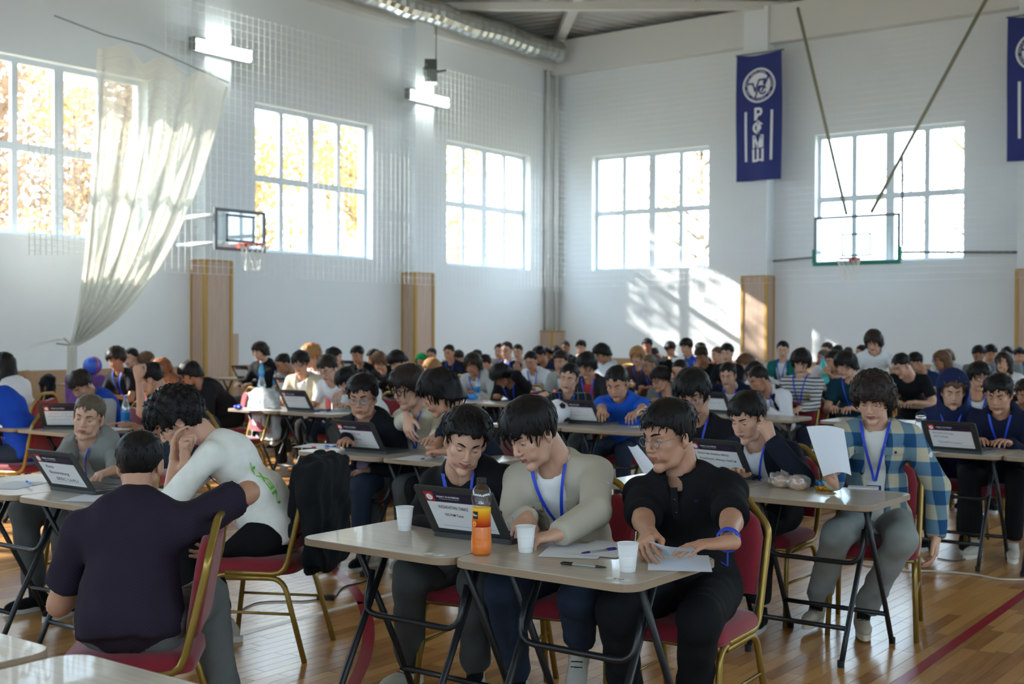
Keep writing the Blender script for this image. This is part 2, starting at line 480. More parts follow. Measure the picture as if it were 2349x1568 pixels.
px = np.where(zz > .5, 1174.5 + FPX * (d3 @ _R) / np.maximum(zz, .5), -9999); py = np.where(zz > .5, 784 - FPX * (d3 @ _U) / np.maximum(zz, .5), -9999)
# nearest planks in open floor that the picture shows
seen = (px > -40) & (px < 2390) & (py > 1180) & (py < 1600) & ((px > 1700) | ((px > 520) & (px < 900)) | (py > 1480))
score = np.where(seen, -zz, -1e9)
near_ids = np.argsort(-score)[:300]
is_near = np.zeros(len(PK), bool); is_near[near_ids] = True
g_ = .0012
pm = MB().box((-PW / 2 + g_, -PL / 2 + g_, -.012), (PW / 2 - g_, PL / 2 - g_, 0)).mesh('plank'); pm.materials.append(M_plank)
for i in near_ids:
    o = bpy.data.objects.new('plank', pm); COL.objects.link(o); o.location = (PK[i, 0], PK[i, 1], 0); o.parent = floor
rest = PK[~is_near]
V = np.zeros((len(rest), 4, 3)); dx = np.array([-1, 1, 1, -1]) * (PW / 2 - g_); dy = np.array([-1, -1, 1, 1]) * (PL / 2 - g_)
V[:, :, 0] = rest[:, :1] + dx; V[:, :, 1] = rest[:, 1:] + dy
me = np_mesh('planks', V.reshape(-1, 3), np.arange(len(rest) * 4).reshape(-1, 4), smooth=False)
at = me.attributes.new('shade', 'FLOAT', 'FACE'); at.data.foreach_set('value', np.random.default_rng(5).random(len(rest)).astype(np.float32))
me.materials.append(M_planks); o = bpy.data.objects.new('planks', me); COL.objects.link(o); o.parent = floor; o['kind'] = 'stuff'

def line_strip(pts, w, name, m, lab):
    P = []; pts = [np.array(p, float) for p in pts]
    for i, p in enumerate(pts):
        t = pts[min(i + 1, len(pts) - 1)] - pts[max(i - 1, 0)]; t /= np.linalg.norm(t); s = np.array([-t[1], t[0]]) * w / 2
        P.append([(*(p - s), .0012), (*(p + s), .0012)])
    o = MB().grid(P).build(name, m); tag(o, lab, 'floor marking', 'court lines painted on the floor'); return o
M_red = mat('red_line_paint', rgb(150, 24, 40), .3); M_wht = mat('white_line_paint', rgb(226, 224, 214), .35); M_yel = mat('yellow_line_paint', rgb(206, 160, 40), .35)
a, b = atz(2060, 1568, 0)[:2], atz(2349, 1362, 0)[:2]; d = (b - a) / np.linalg.norm(b - a)
line_strip([a - d * 2, b + d * 16], .055, 'court_line', M_red, 'straight red court line in the right foreground')
a, b = atz(560, 1452, 0)[:2], atz(832, 1380, 0)[:2]; d = (b - a) / np.linalg.norm(b - a)
line_strip([a - d * .2, b], .05, 'court_line', M_wht, 'white court line left of the front table')
line_strip([b + d * .06, b + d * 1.6], .05, 'court_line', M_wht, 'white court line running under the front table')
# red arc through three floor points
q = [atz(650, 1243, 0)[:2], atz(838, 1400, 0)[:2], atz(815, 1560, 0)[:2]]
(ax, ay), (bx_, by_), (cx, cy) = q; D = 2 * (ax * (by_ - cy) + bx_ * (cy - ay) + cx * (ay - by_))
ux = ((ax**2 + ay**2) * (by_ - cy) + (bx_**2 + by_**2) * (cy - ay) + (cx**2 + cy**2) * (ay - by_)) / D
uy = ((ax**2 + ay**2) * (cx - bx_) + (bx_**2 + by_**2) * (ax - cx) + (cx**2 + cy**2) * (bx_ - ax)) / D
rr = math.hypot(ax - ux, ay - uy); a0 = math.atan2(ay - uy, ax - ux); a1 = math.atan2(cy - uy, cx - ux)
if a1 - a0 > PI: a1 -= 2 * PI
if a0 - a1 > PI: a1 += 2 * PI
ext = (a1 - a0) * .9
line_strip([(ux + rr * math.cos(a0 - ext * .4 + (a1 - a0 + ext * 1.2) * i / 60), uy + rr * math.sin(a0 - ext * .4 + (a1 - a0 + ext * 1.2) * i / 60)) for i in range(61)], .06, 'court_line', M_red, 'curved red court line beside the front table')
a, b = atz(-60, 1325, 0)[:2], atz(420, 1222, 0)[:2]
line_strip([a, b], .05, 'court_line', M_yel, 'yellow court line under the left front table')
a, b = atz(640, 1215, 0)[:2], atz(760, 1170, 0)[:2]
line_strip([a, b], .05, 'court_line', M_yel, 'yellow court line behind the jacketed chair')

# ------------------------------------------------------------------ nets
M_net = mat('white_net_cord', rgb(232, 232, 226), .8)
def cordmat(name, c, fac):
    m, n, l, b = nt(name); b.inputs['Base Color'].default_value = (*c, 1); b.inputs['Roughness'].default_value = .7; out = n['Material Output']
    t = n.new('ShaderNodeBsdfTranslucent'); t.inputs[0].default_value = (*c, 1); mx = n.new('ShaderNodeMixShader'); mx.inputs[0].default_value = fac
    l.new(b.outputs[0], mx.inputs[1]); l.new(t.outputs[0], mx.inputs[2]); l.new(mx.outputs[0], out.inputs[0]); return m
M_net2 = cordmat('nylon_net_cord', rgb(240, 238, 230), .55)
def strands(paths, r, n=3):
    """many thin cords as one mesh"""
    mb = MB()
    for p in paths: mb.tube(p, r, n, caps=False)
    return mb
XN = XL + .75
pa = [[(XN, y, 2.45), (XN, y, 6.9)] for y in np.arange(12.5, 23.9, .13)] + [[(XN, 12.5, z), (XN, 23.9, z)] for z in np.arange(2.45, 6.9, .13)]
n1 = strands(pa, .0028).build('safety_net', M_net); tag(n1, 'white square-mesh safety net hanging in front of left wall', 'net')
YN = YF - .43
pa = [[(x, YN, 2.55), (x, YN, 7.5)] for x in np.arange(-16.2, 0, .13)] + [[(-16.2, YN, z), (0, YN, z)] for z in np.arange(2.55, 7.5, .13)]
n2 = strands(pa, .0022).build('safety_net', M_net); tag(n2, 'fine white safety net hanging in front of the far banner wall', 'net')
# gathered net curtain
XC = XL + 1.2
def bz(P, t):
    P = [np.array(p, float) for p in P]
    while len(P) > 1: P = [P[i] * (1 - t) + P[i + 1] * t for i in range(len(P) - 1)]
    return P[0]
C0 = [(225, 110), (205, 430), (205, 640), (165, 792)]; C1 = [(520, 200), (440, 520), (330, 730), (165, 795)]
NS, NT = 120, 44
G = []
for i in range(NS):
    s = i / (NS - 1); row = []
    for j in range(NT + 1):
        t = j / NT
        a, b = bz(C0, t), bz(C1, t); q = a * (1 - s) + b * s
        q[1] += 14 * math.sin(s * 21) * (1 - t) * .4 - (20 * abs(math.sin(s * 9)) * (1 - t) ** 6)
        x = XC + (.22 * math.sin(s * 30) * (1 - .8 * t))
        row.append(atx(q[0], q[1], x))
    G.append(row)
mb = MB()
for row in G: mb.tube(row, .0062, 3, caps=False)
for j in range(0, NT, 1): mb.tube([G[i][j] for i in range(NS)], .0036, 3, caps=False)
nc = mb.build('net_curtain', M_net2); tag(nc, 'big gathered white net tied together low beside the left window', 'net')
kn = atx(165, 792, XC)
tail = []
for i in range(14):
    a = i * 2.4; r = .05
    tail.append([kn + np.array([r * math.cos(a), r * math.sin(a), 0]), kn + np.array([1.1 * r * math.cos(a + .4), 1.1 * r * math.sin(a + .4), -.35]), kn + np.array([1.3 * r * math.cos(a + .8), 1.5 * r * math.sin(a + .6), -.85])])
strands(tail, .02, 5).build('net_tail', M_net2, nc)
MB().tube([kn + (0, -.25, .03), kn, atx(148, 776, XL + .02)], .012, 5).build('tie_rope', mat('tie_rope', rgb(150, 140, 120), .8), nc)
edge = [atx(*bz(C1, t), XC) for t in np.linspace(0, 1, 24)]
MB().tube(edge, .02, 5).build('edge_rope', M_net2, nc, smooth=True)
edge = [atx(*bz(C0, t), XC) for t in np.linspace(.35, 1, 20)]
MB().tube(edge, [.012 + .03 * (i / 19) for i in range(20)], 5).build('edge_rope', M_net2, nc, smooth=True)
MB().tube([atx(125, 36, XC), atx(240, 80, XC), atx(330, 104, XC), atx(525, 190, XC)], .01, 5).build('hanging_cable', M_fix, nc)
# loose square net hanging in front of the first window
pa = [[atx(x, 200 + 90 * (x < 90), XC - .3), atx(x + 3, 585, XC - .3)] for x in range(64, 196, 13)] + [[atx(66, y, XC - .3), atx(192, y + 6, XC - .3)] for y in range(300, 585, 13)]
n3 = strands(pa, .006).build('safety_net', M_net); tag(n3, 'loose strip of white square net over the first left window', 'net')

# ------------------------------------------------------------------ banners
M_ban = mat('blue_banner_cloth', rgb(38, 50, 118), .75, var=.08, scale=4); M_bprint = mat('white_banner_print', rgb(226, 228, 234), .7)
def banner(x0, x1, z0, z1, y, lab):
    b = empty('banner', ((x0 + x1) / 2, y, z0), label=lab, cat='banner', group='blue school banners')
    W, H = x1 - x0, z1 - z0
    wv = lambda x, z: -.03 * math.sin(x * 9 + .4) * (1 - .35 * z / H) - .02 * math.sin(z * 2 + x * 4)
    P = []
    for i in range(25):
        x = -W / 2 + W * i / 24
        P.append([(x, wv(x, H * j / 30), H * j / 30 + (.05 * (1 - (2 * x / W) ** 2) * -(j == 30))) for j in range(31)])
    P2 = [[(p[0], p[1] + .004, p[2]) for p in r] for r in P]
    MB().grid(P).grid(P2).build('cloth', M_ban, b, smooth=True)
    MB().tube([(-W / 2 - .04, .03, H), (W / 2 + .04, .03, H)], .018, 8).build('top_rod', M_fix, b)
    def flat(name, polys, m=M_bprint, off=.006):
        mb = MB()
        for poly in polys:
            c = len(poly); vs = [(x, wv(x, z) - off, z) for x, z in poly]
            if c == 4: mb.add(vs, [(0, 1, 2, 3)])
            else: mb.add(vs + [(sum(p[0] for p in poly) / c, wv(0, z0) - off, sum(p[1] for p in poly) / c)], [(i, (i + 1) % c, c) for i in range(c)])
        return mb.build(name, m, b)
    def ring(cx, cz, r0, r1, n=40, a0=0, a1=360):
        out = []
        for i in range(n):
            a, c = R(a0 + (a1 - a0) * i / n), R(a0 + (a1 - a0) * (i + 1) / n)
            out.append([(cx + r0 * math.cos(a), cz + r0 * math.sin(a)), (cx + r1 * math.cos(a), cz + r1 * math.sin(a)), (cx + r1 * math.cos(c), cz + r1 * math.sin(c)), (cx + r0 * math.cos(c), cz + r0 * math.sin(c))])
        return out
    def stroke(pts, w, cx, cz, s):
        out = []
        for (p, q) in zip(pts[:-1], pts[1:]):
            p, q = np.array(p) * s, np.array(q) * s; t = (q - p) / np.linalg.norm(q - p); n_ = np.array([-t[1], t[0]]) * w / 2; t = t * w * .4
            out.append([tuple(np.array([cx, cz]) + v) for v in (p - t - n_, q + t - n_, q + t + n_, p - t + n_)])
        return out
    ez, er = H * .745, W * .36
    flat('emblem_ring', ring(0, ez, er * .9, er)); 
    disc = []
    for i in range(6): disc += ring(0, ez, er * .72 * i / 6, er * .72 * (i + 1) / 6, 36)
    flat('emblem_disc', disc)
    lg = stroke([(-.95, .18), (-.55, .18), (-.33, -.45), (.02, .42), (.5, .42)], er * .11, 0, ez, er * .72)
    lg += stroke([(.85, .72), (.3, -.5)], er * .11, 0, ez, er * .72) + stroke([(-.3, -.95), (0, -.1), (.3, -.1)], er * .11, 0, ez, er * .72)
    lg += stroke([(.42, .12), (.55, .45)], er * .11, 0, ez, er * .72) + ring(er * .24, ez - er * .3, er * .16, er * .26, 20, 20, 340)
    flat('emblem_mark', lg, M_ban, .011)
    txt = 'NATIONAL SCHOOL OF PHYSICS AND MATH '
    mb = MB()
    for i, chh in enumerate(txt):
        if chh == ' ': continue
        me = text_mesh(chh, er * .17); a = R(128 - i * 360 / len(txt)); rr_ = er * .755
        for pl in me.polygons:
            vs = []
            for vi in pl.vertices:
                c = me.vertices[vi].co; lx, ly = c.x - er * .05, c.y
                x = (rr_ + ly) * math.cos(a) + lx * math.sin(a); z = ez + (rr_ + ly) * math.sin(a) - lx * math.cos(a)
                vs.append((x, wv(x, z) - .007, z))
            mb.add(vs, [tuple(range(len(vs)))])
        bpy.data.meshes.remove(me)
    mb.build('ring_lettering', M_bprint, b)
    for i, chh in enumerate('РФМШ'):
        me = text_mesh(chh, W * .33, thin=.012); xs = [v.co.x for v in me.vertices]; mid = (max(xs) + min(xs)) / 2; zb = H * (.475 - .108 * i)
        for v in me.vertices:
            x, z = v.co.x - mid, zb + v.co.y; v.co = (x, wv(x, z) - .008, z)
        o = bpy.data.objects.new('letter', me); COL.objects.link(o); me.materials.clear(); me.materials.append(M_bprint); o.parent = b
    for s in (-1, 1):
        bars = [[(s * W * .29 - .025, H * (.155 + .39 * i / 10)), (s * W * .29 + .025, H * (.155 + .39 * i / 10)), (s * W * .29 + .025, H * (.155 + .39 * (i + 1) / 10)), (s * W * .29 - .025, H * (.155 + .39 * (i + 1) / 10))] for i in range(10)]
        flat('side_bar', bars)
    return b
yb_ = YF - PD - .12
x0, x1 = aty(1690, 270, yb_)[0], aty(1792, 270, yb_)[0]; z1_, z0_ = aty(1745, 120, yb_)[2], aty(1738, 414, yb_)[2]
banner(x0, x1, z0_, z1_, yb_, 'blue hanging banner with round emblem and white letters between windows')
x0 = aty(2311, 200, yb_)[0]
banner(x0, x0 + (x1 - aty(1690, 270, yb_)[0]), z0_, z1_, yb_, 'blue banner cut off by the right picture edge')

# ------------------------------------------------------------------ basketball goals
M_bglass = clear_mat('backboard_glass', (.93, .97, .98), .10); M_gfr = mat('grey_board_frame', rgb(104, 108, 112), .5); M_green = mat('green_padding', rgb(20, 128, 104), .5)
M_rim = mat('red_rim', rgb(170, 36, 34), .45); M_orim = mat('orange_rim', rgb(206, 76, 40), .45)
def net_hoop(mb, r, L, n=12):
    for k in range(n):
        for s in (1, -1):
            pts = []
            for j in range(7):
                t = j / 6; a = 2 * PI * k / n + s * t * 1.0
                rr = r * (1 - .55 * t + .12 * t * t * t); pts.append((rr * math.cos(a), rr * math.sin(a), -L * t))
            mb.tube(pts, .006, 3, caps=False)
def goal(root, W, H, fr, rim, pad=None, zrim=.12, rout=.38, rr=.225):
    """board in local xz plane, bottom centre at origin, playing side -y"""
    MB().box((-W / 2, -.008, 0), (W / 2, .008, H)).build('backboard', M_bglass, root)
    f = .05
    for nm, a, b in (('frame_rail', (-W / 2, -.02, H - f), (W / 2, .02, H)), ('frame_rail', (-W / 2, -.02, 0), (W / 2, .02, f)), ('frame_rail', (-W / 2, -.02, f), (-W / 2 + f, .02, H - f)), ('frame_rail', (W / 2 - f, -.02, f), (W / 2, .02, H - f))):
        MB().box(a, b).build(nm, fr, root)
    sw, sh, sb = .3, .45, .14
    mb = MB()
    for a, b in (((-sw, -.012, sb), (-sw + .04, -.009, sb + sh)), ((sw - .04, -.012, sb), (sw, -.009, sb + sh)), ((-sw, -.012, sb + sh - .04), (sw, -.009, sb + sh)), ((-sw, -.012, sb), (sw, -.009, sb + .04))): mb.box(a, b)
    mb.build('target_square', M_fix, root)
    if pad:
        MB().box((-W / 2 - .02, -.035, -.03), (W / 2 + .02, .035, .035)).build('bottom_padding', pad, root)
        for s in (-1, 1): MB().box((s * W / 2 - .03, -.035, .035), (s * W / 2 + .03, .035, .3)).build('side_padding', pad, root)
    hp = MB().tube([(rr * math.cos(2 * PI * k / 28), -rout + rr * math.sin(2 * PI * k / 28), zrim) for k in range(29)], .012, 8, caps=False).build('rim', rim, root, smooth=True)
    MB().box((-.09, -rout + rr - .01, zrim - .06), (.09, -.02, zrim + .02)).build('rim_bracket', rim, root)
    mb = MB(); net_hoop(mb, rr, .42); mb.xf(Matrix.Translation((0, -rout, zrim))); mb.build('hoop_net', M_net, root)
yg = 23.2
xa, xb = aty(1868, 560, yg)[0], aty(2065, 560, yg)[0]; za, zb = aty(1966, 604, yg)[2], aty(1966, 493, yg)[2]
g = empty('basketball_goal', ((xa + xb) / 2, yg, za), label='glass backboard with green padding hung from ceiling before window', cat='basketball goal')
goal(g, xb - xa, zb - za, M_gfr, M_rim, M_green, .08)
def loc(P, o): return tuple(np.array(P) - np.array(o.location))
for (p0, p1) in (((1942, 492), (1830, 18)), ((1998, 488), (2268, -12))):
    MB().tube([loc(aty(*p0, yg + .05), g), loc(aty(*p1, yg + .6), g)], .035, 8).build('ceiling_pole', mat('olive_pole', rgb(140, 138, 118), .5), g, smooth=True)
MB().tube([loc(aty(2070, 578, yg + .1), g), loc(aty(2335, 578, YF - .1), g)], .025, 8).build('side_brace', M_gfr, g)
MB().tube([loc(aty(1868, 590, yg + .1), g), loc(aty(1775, 598, YF - .1), g)], .025, 8).build('side_brace', M_gfr, g)
MB().tube([loc(aty(2070, 350, yg + .3), g), loc(aty(2070, 565, yg + .1), g)], .025, 8).build('back_strut', M_gfr, g)
xg = XL + 1.5
A_, B_ = atx(491, 475, xg), atx(608, 492, xg); zlow = atx(491, 572, xg)[2]
g = empty('basketball_goal', (xg, (A_[1] + B_[1]) / 2, zlow), R(90), label='small clear backboard with orange rim on white pillar arms', cat='basketball goal')
goal(g, B_[1] - A_[1], A_[2] - zlow, M_gfr, M_orim, None, .1, .3, .2)
for z in (.12, (A_[2] - zlow) - .1):
    MB().tube([(-.35, .02, z), (-.35, 1.5 - PD, z)], .035, 8).build('wall_arm', M_wall2, g, smooth=True)

# ------------------------------------------------------------------ outside: ground and autumn trees
struct(MB().box((-90, -60, -1.2), (60, 100, -.8)).build('ground', mat('leaf_strewn_ground', rgb(150, 130, 92), .9, var=.3, scale=.8)))
def leafmat(name, c):
    m, n, l, b = nt(name); n.remove(b); out = n['Material Output']
    d = n.new('ShaderNodeBsdfDiffuse'); t = n.new('ShaderNodeBsdfTranslucent'); mx = n.new('ShaderNodeMixShader'); mx.inputs[0].default_value = .55
    g = n.new('ShaderNodeNewGeometry'); cr = n.new('ShaderNodeValToRGB'); nz = n.new('ShaderNodeTexNoise'); nz.inputs['Scale'].default_value = 1.2
    l.new(g.outputs['Position'], nz.inputs[0]); l.new(nz.outputs['Fac'], cr.inputs[0])
    cr.color_ramp.elements[0].color = (*[x * .75 for x in c], 1); cr.color_ramp.elements[0].position = .3; cr.color_ramp.elements[1].color = (*[min(1, x * 1.2) for x in c], 1)
    for q in (d, t): l.new(cr.outputs[0], q.inputs[0])
    l.new(d.outputs[0], mx.inputs[1]); l.new(t.outputs[0], mx.inputs[2]); l.new(mx.outputs[0], out.inputs[0]); return m
M_bark = mat('tree_bark', rgb(120, 100, 82), .9, var=.3, scale=12)
LEAF = [leafmat('golden_leaves', rgb(194, 164, 104)), leafmat('rust_leaves', rgb(156, 126, 100)), leafmat('pale_leaves', rgb(190, 176, 132))]
def tree_proto(seed, H, n_leaf, lm):
    r = np.random.default_rng(seed)
    t = empty('autumn_tree')
    mb = MB(); tips = []
    trunk = [(0, 0, 0), (.1, .05, H * .3), (-.05, .15, H * .6), (.1, 0, H)]
    mb.tube(trunk, [.2, .16, .1, .03], 7)
    for i in range(14):
        z = H * (.28 + .6 * r.random()); a = r.random() * 2 * PI; L = (1.2 + 2.2 * r.random()) * (1.2 - z / H * .6)
        p0 = np.array([0, .08, z]); p1 = p0 + np.array([math.cos(a) * L * .5, math.sin(a) * L * .5, L * .35]); p2 = p0 + np.array([math.cos(a) * L, math.sin(a) * L, L * .75])
        mb.tube([p0, p1, p2], [.06, .04, .015], 5); tips += [p1, p2, (p1 + p2) / 2]
    mb.build('trunk', M_bark, t, smooth=True)
    tips = np.array(tips)
    c = tips[r.integers(0, len(tips), n_leaf)] + r.normal(0, .5, (n_leaf, 3))
    a = r.normal(size=(n_leaf, 3)); a /= np.linalg.norm(a, axis=1)[:, None]; b = np.cross(a, r.normal(size=(n_leaf, 3))); b /= np.linalg.norm(b, axis=1)[:, None]
    s = (.05 + .06 * r.random((n_leaf, 1)))
    V = np.stack([c - a * s, c + b * s * .7, c + a * s, c - b * s * .7], 1).reshape(-1, 3)
    me = np_mesh('foliage', V, np.arange(n_leaf * 4).reshape(-1, 4), smooth=False); me.materials.append(lm)
    o = bpy.data.objects.new('foliage', me); COL.objects.link(o); o.parent = t; o['kind'] = 'stuff'
    return t
TREES = [tree_proto(1, 11, 9000, LEAF[0]), tree_proto(2, 10, 8000, LEAF[1]), tree_proto(3, 9, 3000, LEAF[2])]
spots = [(0, -25.5, 21.0, 'golden autumn tree filling the top of the second left window'), (1, -25.5, 13.0, 'rust-leaved tree behind the net by the first left window'),
         (2, -30.0, 33.0, 'pale thin tree behind the third left window'), (0, -36.0, 24.0, 'distant golden tree low in the second left window'), (0, -24.0, 26.2, 'golden tree at the right side of the second left window'), (1, -25.0, 18.2, 'rusty tree right of the gathered net'),
         (1, -35.0, 15.0, 'distant rusty tree behind the first left window'), (2, -17.5, 33.0, 'pale bare-branched tree outside the window right of corner'), (2, -10.5, 37.0, 'faint pale tree outside the window behind the glass backboard')]
used = set()
for i, x, y, lab in spots:
    t = TREES[i] if i not in used else copy_tree(TREES[i]); used.add(i)
    t.location = (x, y, -.9); t.rotation_euler[2] = random.random() * 6
    tag(t, lab, 'tree', 'trees outside the windows')
# ------------------------------------------------------------------ furniture prototypes
M_gold = mat('gold_tube_paint', rgb(150, 122, 56), .32, .55, var=.1)
M_velvet = mat('crimson_velvet', rgb(132, 16, 36), .85, var=.18, scale=18, bump=.15, bscale=300, sheen=.3)
M_black = mat('black_tube_paint', rgb(30, 31, 33), .38, .2, var=.1)
M_desk = wood('desk_laminate', rgb(168, 156, 138), rgb(196, 186, 168), 'x', .32, 5, coat=.15)
M_edge = mat('desk_edge_band', rgb(150, 128, 104), .5)
M_rubber = mat('black_rubber', rgb(20, 20, 20), .7)

def cushion(poly, t, bulge, n=6):
    """pillow from a 2D outline (list xy), thickness t along z, rounded edge"""
    poly = np.array(poly); c = poly.mean(0); rows = []
    prof = [(1.0, 0.0), (1.0, .35), (.985, .7), (.94, .95), (.8, 1.0 + bulge * .5), (.45, 1 + bulge), (0.02, 1 + bulge * 1.1)]
    for s, h in prof: rows.append([(*(c + (p - c) * s), h * t) for p in poly])
    rows = [[(*(c + (p - c) * .9), -.15 * t) for p in poly]] + rows
    mb = MB(); rows = [list(q) for q in zip(*rows)]
    mb.grid(rows, closed_u=True); return mb

def make_chair():
    """origin on floor under seat centre, sitter faces +y"""
    c = empty('banquet_chair')
    W = .2
    st = cushion(rrect(.43, .44, .07, 4), .055, .35); st.xf(Matrix.Translation((0, .01, .405))).build('seat', M_velvet, c, smooth=True)
    # back outline in xz: straight sides, sloped shoulders, dipped top
    out = [(-.185, .52), (.185, .52), (.195, .74), (.175, .81), (.12, .85), (.06, .835), (0, .828), (-.06, .835), (-.12, .85), (-.175, .81), (-.195, .74)]
    tilt = Matrix.Translation((0, -.20, .46)) @ Matrix.Rotation(R(9), 4, 'X') @ Matrix.Translation((0, 0, -.46))
    bk = MB(); f1 = cushion(out, .03, .25)
    f1.xf(Matrix.Rotation(R(90), 4, 'X')); f2 = cushion([(-x, z) for x, z in out], .018, .1); f2.xf(Matrix.Rotation(R(180), 4, 'Z') @ Matrix.Rotation(R(90), 4, 'X'))
    bk.add([(x, -y, z) for x, y, z in f1.v], [tuple(reversed(q)) for q in f1.f]); bk.add([(x, -y, z) for x, y, z in f2.v], [tuple(reversed(q)) for q in f2.f])
    bk.xf(tilt).build('backrest', M_velvet, c, smooth=True)
    T = lambda x, z: tuple(tilt @ Vector((x, -.008, z)))
    top = bend([T(-.205, .5), T(-.215, .78), T(-.10, .905), T(.10, .905), T(.215, .78), T(.205, .5)], .035, 3)
    lo = [(-.205, -.1, .41)]; hi = [(.205, -.1, .41)]
    full = bend([(-.205, .12, .405), (-.205, -.17, .405)] + top[1:-1] + [(.205, -.17, .405), (.205, .12, .405)], .06, 3)
    MB().tube(full, .0145, 8).build('back_frame', M_gold, c, smooth=True)
    MB().tube(bend([(-.2, .19, .395), (.2, .19, .395)], .02), .011, 6).build('seat_rail', M_gold, c, smooth=True)
    for s in (-1, 1):
        MB().tube(bend([(s * .2, -.12, .395), (s * .2, .185, .395), (s * .215, .235, 0.0)], .07, 5), .0135, 8).build('leg', M_gold, c, smooth=True)
        MB().tube(bend([(s * .2, .12, .38), (s * .2, -.16, .385), (s * .215, -.27, 0.0)], .07, 5), .0135, 8).build('leg', M_gold, c, smooth=True)
        MB().tube([(s * .207, .21, .22), (s * .207, -.205, .22)], .007, 6).build('stretcher', M_gold, c, smooth=True)
    return c
CHAIR0 = make_chair(); CH_USED = [False]
def place_chair(x, y, faz, label, group='red banquet chairs', z=0):
    """faz: heading in degrees of the sitter (0 = +Y, 90 = +X)"""
    c = CHAIR0 if not CH_USED[0] else copy_tree(CHAIR0); CH_USED[0] = True
    c.location = (x, y, z); c.rotation_euler[2] = R(-faz)
    tag(c, label, 'chair', group); return c

TW, TD, TH = .735, .60, .75
def make_table():
    t = empty('folding_desk')
    top = MB().prism(rrect(TW - .006, TD - .006, .07, 6), TH - .002, TH).build('desk_top', M_desk, t)
    MB().prism(rrect(TW, TD, .07, 6), TH - .026, TH - .002).build('edge_band', M_edge, t)
    MB().prism(rrect(TW - .03, TD - .03, .06, 6), TH - .03, TH - .026).build('underside', mat('desk_underside', rgb(60, 52, 46), .7), t)
    for s in (-1, 1):
        x = s * (TW / 2 - .10); xi = s * (TW / 2 - .135)
        MB().tube(bend([(x, -.09, TH - .03), (x, .19, .2), (x, .285, .0)], .06, 3), .0135, 8).build('leg', M_black, t, smooth=True)
        MB().tube(bend([(xi, .09, TH - .03), (xi, -.19, .2), (xi, -.285, .0)], .06, 3), .0135, 8).build('leg', M_black, t, smooth=True)
        MB().box((x - .02, -.16, TH - .05), (x + .02, .16, TH - .03)).build('bracket', M_black, t)
        for xx, yy in ((x, .285), (xi, -.285)): MB().lathe([(.016, 0), (.017, .03), (.0135, .032)], 10, (xx, yy, 0)).build('foot_cap', M_rubber, t)
    xa, xb = TW / 2 - .10, TW / 2 - .135
    MB().tube([(-xa, .205, .16), (xa, .205, .16)], .012, 8).build('crossbar', M_black, t, smooth=True)
    MB().tube([(-xb, -.205, .16), (xb, -.205, .16)], .012, 8).build('crossbar', M_black, t, smooth=True)
    MB().tube(bend([(-xa + .03, -.02, .60), (-xa + .03, -.07, .44), (xa - .03, -.07, .44), (xa - .03, -.02, .60)], .07, 4), .012, 8).build('storage_bar', M_black, t, smooth=True)
    return t
TABLE0 = make_table(); TB_USED = [False]
def place_table(x, y, label, rz=0.0, group='folding desks'):
    c = TABLE0 if not TB_USED[0] else copy_tree(TABLE0); TB_USED[0] = True
    c.location = (x, y, 0); c.rotation_euler[2] = R(rz); tag(c, label, 'desk', group); return c

# ------------------------------------------------------------------ laptops with a paper sheet on the lid
M_lap = mat('dark_grey_laptop', rgb(58, 59, 60), .45, .3); M_key = mat('black_keys', rgb(22, 22, 24), .5)
M_paper = mat('white_sheet', rgb(226, 226, 226), .8, var=.01); M_hdr = mat('navy_header_print', rgb(30, 24, 50), .6); M_redp = mat('red_header_print', rgb(176, 34, 44), .6)
M_wprint = mat('white_print', rgb(235, 235, 235), .7); M_purple = mat('maroon_print', rgb(96, 30, 62), .7)
INKS = {'black': mat('black_marker', rgb(28, 28, 32), .8), 'red': mat('red_marker', rgb(196, 60, 76), .8), 'grey': mat('pale_marker', rgb(120, 138, 150), .8)}
M_screen = emis('lit_screen', rgb(150, 165, 190), .6)
def squiggle(mb, x0, x1, y, h, seed):
    r = np.random.default_rng(seed); x = x0; pts = []
    while x < x1: pts.append((x, y + h * (r.random() - .2))); x += h * (.25 + .4 * r.random())
    for p, q in zip(pts[:-1], pts[1:]):
        if r.random() < .12: continue
        p, q = np.array(p), np.array(q); t = (q - p) / (np.linalg.norm(q - p) + 1e-6); n = np.array([-t[1], t[0]]) * .0011
        mb.add([(*(p - n), 0), (*(q - n), 0), (*(q + n), 0), (*(p + n), 0)], [(0, 1, 2, 3)])
